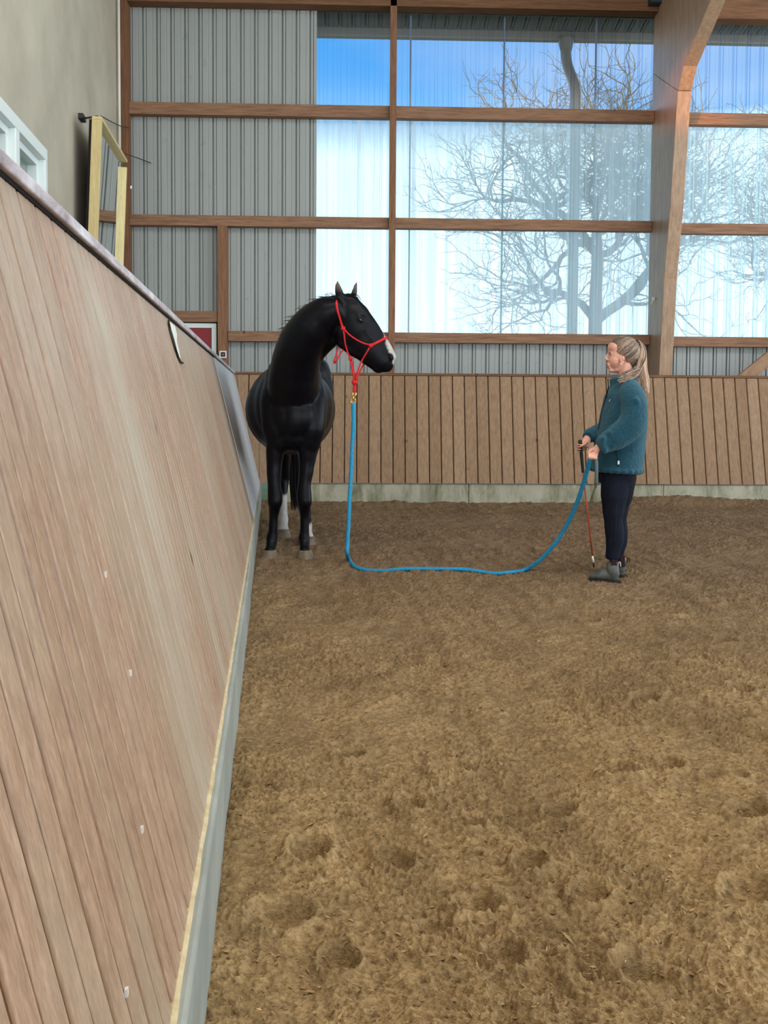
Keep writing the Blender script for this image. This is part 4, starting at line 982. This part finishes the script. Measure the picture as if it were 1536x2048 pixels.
# legs: near leg (towards the camera) and far leg
def leg(fl, grow, dy, sh):
    fl.chain([(at(1234+max(sh*1.5, -1), 950, PY+dy), .096+grow, .082+grow), (at(1230+max(sh*1.4, -1), 985, PY+dy), .088+grow, .078+grow), (at(1228+sh, 1018, PY+dy), .070+grow, .064+grow), (at(1228+sh, 1042, PY+dy), .058+grow, .054+grow),
              (at(1230+sh, 1062, PY+dy), .060+grow, .054+grow), (at(1230.5+sh, 1080, PY+dy), .056+grow, .05+grow), (at(1227+sh, 1104, PY+dy), .044+grow, .042+grow), (at(1225+sh, 1117, PY+dy), .040+grow, .040+grow)], side=X_, n=20, cap=.3)
leg(b, -.012, -.085, -1); leg(b, -.012, .095, 7)
BOOTS = [((1243, 1163), (1187, 1158), at(1225, 1126, PY-.075)), ((1257, 1152), (1200, 1148), at(1243, 1118, PY+.09))]
def bframe(heel, toe):
    H_ = atZ(*heel, .012); T_ = atZ(*toe, .012); d_ = T_-H_; d_.z = 0; d_.normalize(); return H_, d_, H_+d_*.06
for hl_, to_, top_ in BOOTS:
    H_, d_, S0 = bframe(hl_, to_)
    b.chain([(top_, .029), (top_.lerp(S0+Vector((0, 0, .07)), .6), .028), (S0+Vector((0, 0, .050)), .026)], n=14)
    b.chain([(S0+Vector((0, 0, .038)), .018, .024), (S0+d_*.06+Vector((0, 0, .026)), .013, .024), (S0+d_*.10+Vector((0, 0, .022)), .009, .022)], side=(0, 0, 1), n=14)
# arms
nsh, nel, nwr = at(1262, 792, PY-.165), at(1262, 846, PY-.21), at(1195, 896, PY-.21)
fsh, fel, fwr = at(1244, 792, PY+.17), at(1234, 858, PY+.22), at(1176, 874, PY+.02)
b.chain([(nsh, .055), (nsh.lerp(nel, .5), .046), (nel, .042), (nel.lerp(nwr, .5), .036), (nwr, .026, .021)], n=14)
b.chain([(fsh, .055), (fsh.lerp(fel, .5), .046), (fel, .042), (fel.lerp(fwr, .5), .034), (fwr, .026, .021)], n=14)
def finger(pts, r): b.chain([(p_, r*(1-.12*i)) for i, p_ in enumerate(pts)], n=10, k=3)
# near hand: back of the hand towards the camera, fingers closed on the rope
nk = at(1184, 907, PY-.215)
b.chain([(nwr, .024, .020), (at(1190, 901, PY-.213), .032, .017), (at(1185.5, 907, PY-.215), .034, .015)], side=(.8, 0, .6), n=14)
for i in range(4):
    fx = 1177.5+i*4.8; fy = 906.5+i*1.0
    finger([at(fx+2, fy-1, PY-.222), at(fx+.5, fy+6.5, PY-.243), at(fx+1, fy+11-i*.8, PY-.234), at(fx+2, fy+10.5-i*.8, PY-.208), at(fx+3.5, fy+6, PY-.196)], 0.0090 if i < 3 else .0080)
finger([at(1187, 899, PY-.222), at(1180, 901, PY-.232), at(1177, 906, PY-.234), at(1177.5, 911, PY-.23)], .0108)
# far hand around the handle of the stick
hn = at(1163, 893, PY-.03)
b.chain([(fwr, .025, .021), (at(1172, 884, PY-.005), .031, .018), (at(1170, 890, PY-.02), .033, .017)], side=(0, .5, .8), n=14)
for i in range(4):
    z_ = 885+i*4.6; w_ = 0 if i < 3 else .5
    finger([at(1172, z_, PY+.0), at(1164, z_+1.5, PY+.006), at(1156.5+w_, z_+3, PY-.012), at(1154.8+w_, z_+4, PY-.036), at(1158.5+w_*2, z_+4.6, PY-.058), at(1163, z_+4.2, PY-.060)], .0094 if i < 3 else .0082)
finger([at(1174, 884, PY-.03), at(1171, 887, PY-.052), at(1166, 890, PY-.062), at(1162.5, 892, PY-.062)], .0106)
pbody = b.build('body', skinm.m, per, .0033, 6, .45)
PB = bvh_of(pbody)
# face details
lip = Mat('lips', .45, .4, col=srgb(186, 96, 92)).m
def soft(name, items, mat, vox=.0022, smn=2):
    f_ = Flesh()
    for it in items: f_.ell(*it)
    return f_.build(name, mat, per, vox, smn)
soft('lips', [(at(1213.9, 728, PY-.004), (.0055, .014, .0035)), (at(1214.4, 731.6, PY-.004), (.0055, .012, .0042))], lip)
for dy in (-.034, .034):
    c = at(1220.8, 707.6, PY+dy); soft('eye', [(c, (.0095, .010, .0085))], Mat('eye_white', .2, .6, col=srgb(150, 118, 104)).m)
    soft('iris', [(c+Vector((-.0065, -.001 if dy < 0 else .001, 0)), (.004, .0055, .0055))], Mat('iris_blue', .1, .6, col=srgb(50, 56, 62)).m, .0018, 1)
    mb = MB(); mb.tube([at(x, y, PY+dy*1.12) for x, y in ((1217, 706.2), (1219.5, 704.8), (1224, 706.5), (1226, 709))], [.0015, .0028, .0024, .001], 6); mb.build('eyelash', Mat('lash_dark', .6, .2, col=srgb(84, 58, 50)).m, per)
    mb = MB(); mb.tube([at(x, y, PY+dy*1.16) for x, y in ((1216.5, 700), (1220, 698.3), (1226, 700.5))], [.0022, .0035, .002], 6, flat=.5); mb.build('eyebrow', Mat('brow_hair', .7, .2, col=srgb(140, 108, 84)).m, per)
# jacket
fle = Mat('teal_fleece', .95, .1); nn = fle.noise(55, (1, 1, 1), 5, .75); n2 = fle.noise(9, (1, 1, 1), 4, .6)
fle.color(fle.mix(n2, fle.ramp(nn, (.3, srgb(18, 52, 68)), (.7, srgb(44, 92, 108))), srgb(30, 70, 88))); fle.bump(nn, .9, .012); fle.bump(n2, .35, .03)
fle.b.inputs['Sheen Weight'].default_value = .7; fle.b.inputs['Sheen Roughness'].default_value = .5; fle.b.inputs['Sheen Tint'].default_value = srgb(150, 190, 200)
j = Flesh()
j.chain([(at(1252, 772, PY), .105, .155), (at(1250, 800, PY), .142, .195), (at(1247, 838, PY), .160, .200), (at(1241, 878, PY), .168, .205), (at(1236, 915, PY), .174, .208), (at(1232.5, 941, PY), .172, .205)], side=X_, n=32, cap=.12)
j.chain([(at(1237, 752, PY), .066, .070), (at(1241, 762, PY), .075, .085), (at(1250, 776, PY), .11, .14)], side=X_, n=24, cap=.1)
Yd = (0, 1, 0)
j.chain([(at(1256, 777, PY-.08), .08, .070), (at(1263, 792, PY-.165), .075, .082), (at(1269, 820, PY-.205), .078, .088), (at(1262, 850, PY-.222), .080, .094), (at(1236, 872, PY-.222), .074, .086), (at(1212, 886, PY-.214), .062, .070), (at(1199, 894, PY-.21), .048, .052)], side=Yd, n=22, cap=.2)
j.chain([(at(1250, 777, PY+.09), .08, .070), (at(1246, 792, PY+.165), .075, .082), (at(1236, 835, PY+.205), .075, .080), (at(1226, 862, PY+.19), .07, .076), (at(1200, 865, PY+.12), .06, .062), (at(1183, 869, PY+.05), .05, .050), (at(1176, 875, PY+.015), .043, .044)], side=Yd, n=22, cap=.2)
for pts, r in (([(1206, 878), (1206, 890), (1210, 902)], .022), ([(1220, 866), (1222, 878), (1226, 892)], .020), ([(1272, 800), (1276, 812), (1272, 824)], .020), ([(1262, 868), (1252, 872), (1246, 884)], .024)):
    j.chain([(at(x, y, PY-.262), r) for x, y in pts], n=10)
for k_ in range(24):
    a_ = 2*math.pi*k_/24; c = at(1232.5, 939, PY); j.ell(c+Vector((.158*math.cos(a_), .190*math.sin(a_), -.006*math.cos(a_))), (.030, .030, .022))
jk = j.build('jacket', fle.m, per, .0075, 5, .5)
JB = bvh_of(jk)
mb = MB(); mb.tube([hit(JB, x, y, .001, PY-.15) for x, y in ((1216, 757), (1217, 775), (1212, 795), (1206, 815), (1201, 840), (1197, 860))], .0045, 6); mb.build('zip', M['black_plastic'], per)
mb = MB(); mb.tube([hit(JB, x, y, .001, PY-.2) for x, y in ((1231, 892), (1233, 905), (1235, 918), (1236, 934))], .0035, 6); mb.build('pocket_seam', Mat('seam_dark', .8, .2, col=srgb(16, 44, 58)).m, per)
q = hit(JB, 1237, 925, .003, PY-.2); mb = MB(); mb.box((-.0055, -.003, -.012), (.0055, .002, .012), lambda x, y, z: q+Vector((x, y, z))); mb.build('pocket_tag', M['white_plastic'], per)
q = hit(JB, 1220, 801, .002, PY-.1); mb = MB(); mb.tube([q+Vector((-.006, 0, -.006)), q+Vector((.0, 0, .004)), q+Vector((.007, 0, .008))], [.0015, .003, .001], 6); mb.tube([q+Vector((-.004, 0, -.006)), q+Vector((.006, 0, -.004))], .0014, 5); mb.build('chest_emblem', Mat('emblem_grey', .6, .3, col=srgb(170, 184, 188)).m, per)
# breeches
den = Mat('navy_breeches', .8, .2); den.color(den.ramp(den.noise(20, (1, 1, .4), 4, .6), (.3, srgb(10, 13, 24)), (.7, srgb(20, 26, 42)))); den.bump(den.noise(9, (1, 1, 1), 4, .6), .3, .012)
t = Flesh(); t.chain([(at(1233, 930, PY), .125, .160), (at(1234, 950, PY), .128, .165), (at(1232, 968, PY), .115, .155)], side=X_, n=24, cap=.2)
leg(t, .006, -.085, -1); leg(t, .006, .095, 7)
t.build('breeches', den.m, per, .007, 4, .5)
mb = MB(); mb.tube(smoothp([at(x, y, PY-.085-r_) for x, y, r_ in ((1237, 955, .088), (1235, 985, .083), (1232, 1018, .069), (1231, 1042, .060), (1232, 1065, .060), (1231, 1100, .048))], 1), .0022, 5); mb.build('leg_seam', Mat('seam_thread', .8, .2, col=srgb(30, 42, 60)).m, per)
# boots
bo = Mat('dusty_boot_leather', .55, .4); bo.color(bo.ramp(bo.noise(10, (1, 1, 1), 5, .65), (.3, srgb(56, 57, 54)), (.7, srgb(106, 110, 104))))
so = Mat('boot_sole', .8, .2, col=srgb(48, 46, 42)); el = Mat('boot_elastic', .8, .2, col=srgb(48, 30, 32)); tabm = Mat('pull_tab', .7, .2, col=srgb(196, 192, 178))
def boot(dy, heel, toe, top, tabcol, tp):
    nm = 'boot'; g = Flesh()
    H_, d_, S0 = bframe(heel, toe); s_ = Vector((-d_.y, d_.x, 0)); up_ = Vector((0, 0, 1))
    tpv = top
    g.chain([(tpv, .044, .040), (tpv.lerp(S0+up_*.09, .5), .042, .040), (S0+up_*.085, .042, .040), (S0+up_*.045-d_*.008, .040, .036)], side=d_, n=18, cap=.2)
    g.chain([(S0-d_*.015+up_*.035, .032, .031), (S0+d_*.05+up_*.045, .038, .034), (S0+d_*.095+up_*.034, .028, .040), (S0+d_*.130+up_*.028, .023, .039), (S0+d_*.148+up_*.026, .020, .032)], side=up_, n=18, cap=.8)
    g.mb.v = [(v_[0], v_[1], v_[2]-.010) for v_ in g.mb.v]
    o = g.build(nm, bo.m, per, .0052, 3, .5)
    mb = MB(); out = []
    prof = [(-.005, .02), (.0, .028), (.03, .034), (.08, .031), (.13, .036), (.18, .043), (.22, .042), (.245, .032), (.262, .012)]; prof = [(u*.88+.008, w*.86) for u, w in prof]
    pts = [H_+d_*u-s_*w for u, w in prof]+[H_+d_*u+s_*w for u, w in reversed(prof)]
    n = len(pts); lo_ = [Vector((p_.x, p_.y, -.006)) for p_ in pts]; hi_ = [Vector((p_.x, p_.y, .016)) for p_ in pts]
    mb.add(lo_+hi_, [tuple(range(n-1, -1, -1)), tuple(range(n, 2*n))]+[(i, (i+1) % n, n+(i+1) % n, n+i) for i in range(n)])
    sl = mb.build('sole', so.m, o, bevel=.003)
    mb = MB(); c = tpv.lerp(S0+up_*.085, .45); mb.box((-.020, -.0435, -.036), (.018, -.036, .045), lambda x, y, z: c+Vector((x, y, z))); mb.build('elastic', el.m, o, bevel=.004)
    mb = MB(); c = tpv-d_*.040+up_*.004; mb.tube(catmull([c+up_*-.028, c+up_*.006-d_*.004, c-d_*.014+up_*.0, c-d_*.016+up_*-.024], 4), .0065, 8, flat=.5, side=s_); mb.build('pull_tab', tabcol, o, smooth=True)
boot(0, *BOOTS[0], tabm.m, 0)
boot(0, *BOOTS[1], el.m, 0)

# hair
hr = Mat('blonde_hair', .4, .5); v = hr.attr(); cc = hr.N.new('ShaderNodeCombineColor')
for i in range(3): hr.L.new(v, cc.inputs[i])
hr.color(hr.mix(1.0, srgb(212, 178, 152), cc.outputs[0], 'MULTIPLY'))
cap = Flesh()
E_(cap, 1251, 701, (.090, .078, .090)); E_(cap, 1257, 712, (.070, .070, .072)); E_(cap, 1242, 691, (.076, .066, .060)); E_(cap, 1259, 722, (.050, .056, .05))
cap.mb.t = []; 
ho = cap.build('hair', hr.m, per, .004, 4)
a_ = ho.data.attributes.new('tone', 'FLOAT', 'POINT'); a_.data.foreach_set('value', np.full(len(ho.data.vertices), .20, np.float32))
kp = at(1274, 686, PY)
SC = at(1250, 703, PY)
def onskull(px, py, dy, s_=1.0):
    q = at(px, py, PY+dy) - SC; R_ = Vector((.101, .083, .099))
    k = math.sqrt((q.x/R_.x)**2+(q.y/R_.y)**2+(q.z/R_.z)**2); return SC+q/k*s_
hl = [(1222, 684, -.01), (1224, 685, -.03), (1228, 689, -.05), (1232, 693, -.06), (1233, 699, -.07), (1231, 704, -.07), (1236, 707, -.075), (1243, 709, -.08), (1249, 712, -.08), (1254, 722, -.075), (1256, 730, -.065), (1258, 735, -.05), (1262, 736, -.02), (1264, 736, .02)]
rh = random.Random(8); mb = MB(); HLc = catmull([Vector(h_) for h_ in hl], 14)
for side_ in (1, -1):
    for h_ in HLc:
        s0 = onskull(h_.x, h_.y, h_.z*side_, 1.0); e0 = kp+Vector((-.012, rh.uniform(-.012, .012), rh.uniform(-.012, .012)))
        P = []
        wob = rh.uniform(-.006, .006)
        for k in range(11):
            t_ = k/10; q = s0.lerp(e0, t_)-SC; R_ = Vector((.101, .083, .099)); kk = math.sqrt((q.x/R_.x)**2+(q.y/R_.y)**2+(q.z/R_.z)**2)
            f_ = 1.0+.012*math.sin(t_*3.1+wob*200); tgt = SC+q/max(kk, .2)*f_
            w_ = max(0, (t_-.8)/.2); P.append(tgt.lerp(e0, w_)+Vector((0, 0, wob*math.sin(t_*3.14))))
        mb.tone = rh.choice([.16, .20, .26, .34, .46, .7]); mb.tube(P, [.0026]*9+[.0026]*2, 5, caps=False)
mb.build('hair_strands', hr.m, ho, smooth=True)
mb = MB(); mb.tone = 1
for i in range(210):
    yy = rh.uniform(-.022, .022); dd = rh.uniform(-1, 1); kind = rh.random()
    P = [kp+Vector((0, yy*.5, dd*.008)), at(1280+dd*2, 683+dd*2, PY+yy), at(1286+dd*4, 695, PY+yy*1.3), at(1285+dd*8, 715, PY+yy*1.5)]
    if kind < .6: P += [at(1286+dd*8, 738, PY+yy*1.8), at(1289+dd*9, 758, PY+yy*2+.01), at(1293+dd*5, rh.uniform(764, 788), PY+yy*1.2)]
    else: d2 = rh.uniform(-1, 1); P += [at(1279+dd*6, 734, PY-.06+yy), at(1268+dd*5, 746+d2*8, PY-.105+yy*.5), at(1252+rh.uniform(-8, 8), 753+d2*8, PY-.13+yy*.3), at(1244+rh.uniform(-10, 12), 757+d2*9+rh.uniform(-2, 4), PY-.14)]
    mb.tone = rh.choice([.5, .65, .8, 1.0, 1.25, 1.4]) if kind < .6 else rh.choice([.2, .28, .4, .55, .9]); C_ = catmull(P, 4); mb.tube(C_, [.0038*(1-.65*k/len(C_)) for k in range(len(C_))], 5, caps=False)
mb.build('ponytail', hr.m, ho, smooth=True)
mb = MB(); mb.tube([kp+Vector((0, math.cos(t_)*.017, math.sin(t_)*.017)) for t_ in [i*2*math.pi/14 for i in range(15)]], .007, 8); mb.build('hair_tie', M['black_plastic'], ho, smooth=True)

# ------------------------------------------------------------------ TRAINING STICK
stk = empty('training_stick', atZ(1188, 1134), 'thin red training stick with a black handle, held upright by the person', 'stick')
w0 = at(1160, 880, PY-.035); w1 = at(1166, 945, PY-.09); w2 = at(1185, 1112, PY-.05); w3 = at(1187, 1125, PY-.05); w4 = at(1187.5, 1134, PY-.05)
mb = MB(); mb.tube([w0+(w0-w1)*.0, w0.lerp(w1, .03), w0.lerp(w1, .12), w0.lerp(w1, .97), w1], [.008, .0145, .0125, .0095, .007], 12); mb.build('handle', M['black_plastic'], stk, smooth=True)
mb = MB(); mb.tube([w1, w1.lerp(w2, .5), w2], [.0058, .0052, .0045], 8); mb.build('shaft', Mat('red_fibreglass', .35, .5, col=srgb(176, 62, 40)).m, stk, smooth=True)
mb = MB(); mb.tube([w2, w3], .0068, 8); mb.build('white_band', M['white_plastic'], stk, smooth=True)
mb = MB(); mb.tube([w3, w4], [.0068, .005], 8); mb.build('tip', M['black_plastic'], stk, smooth=True)
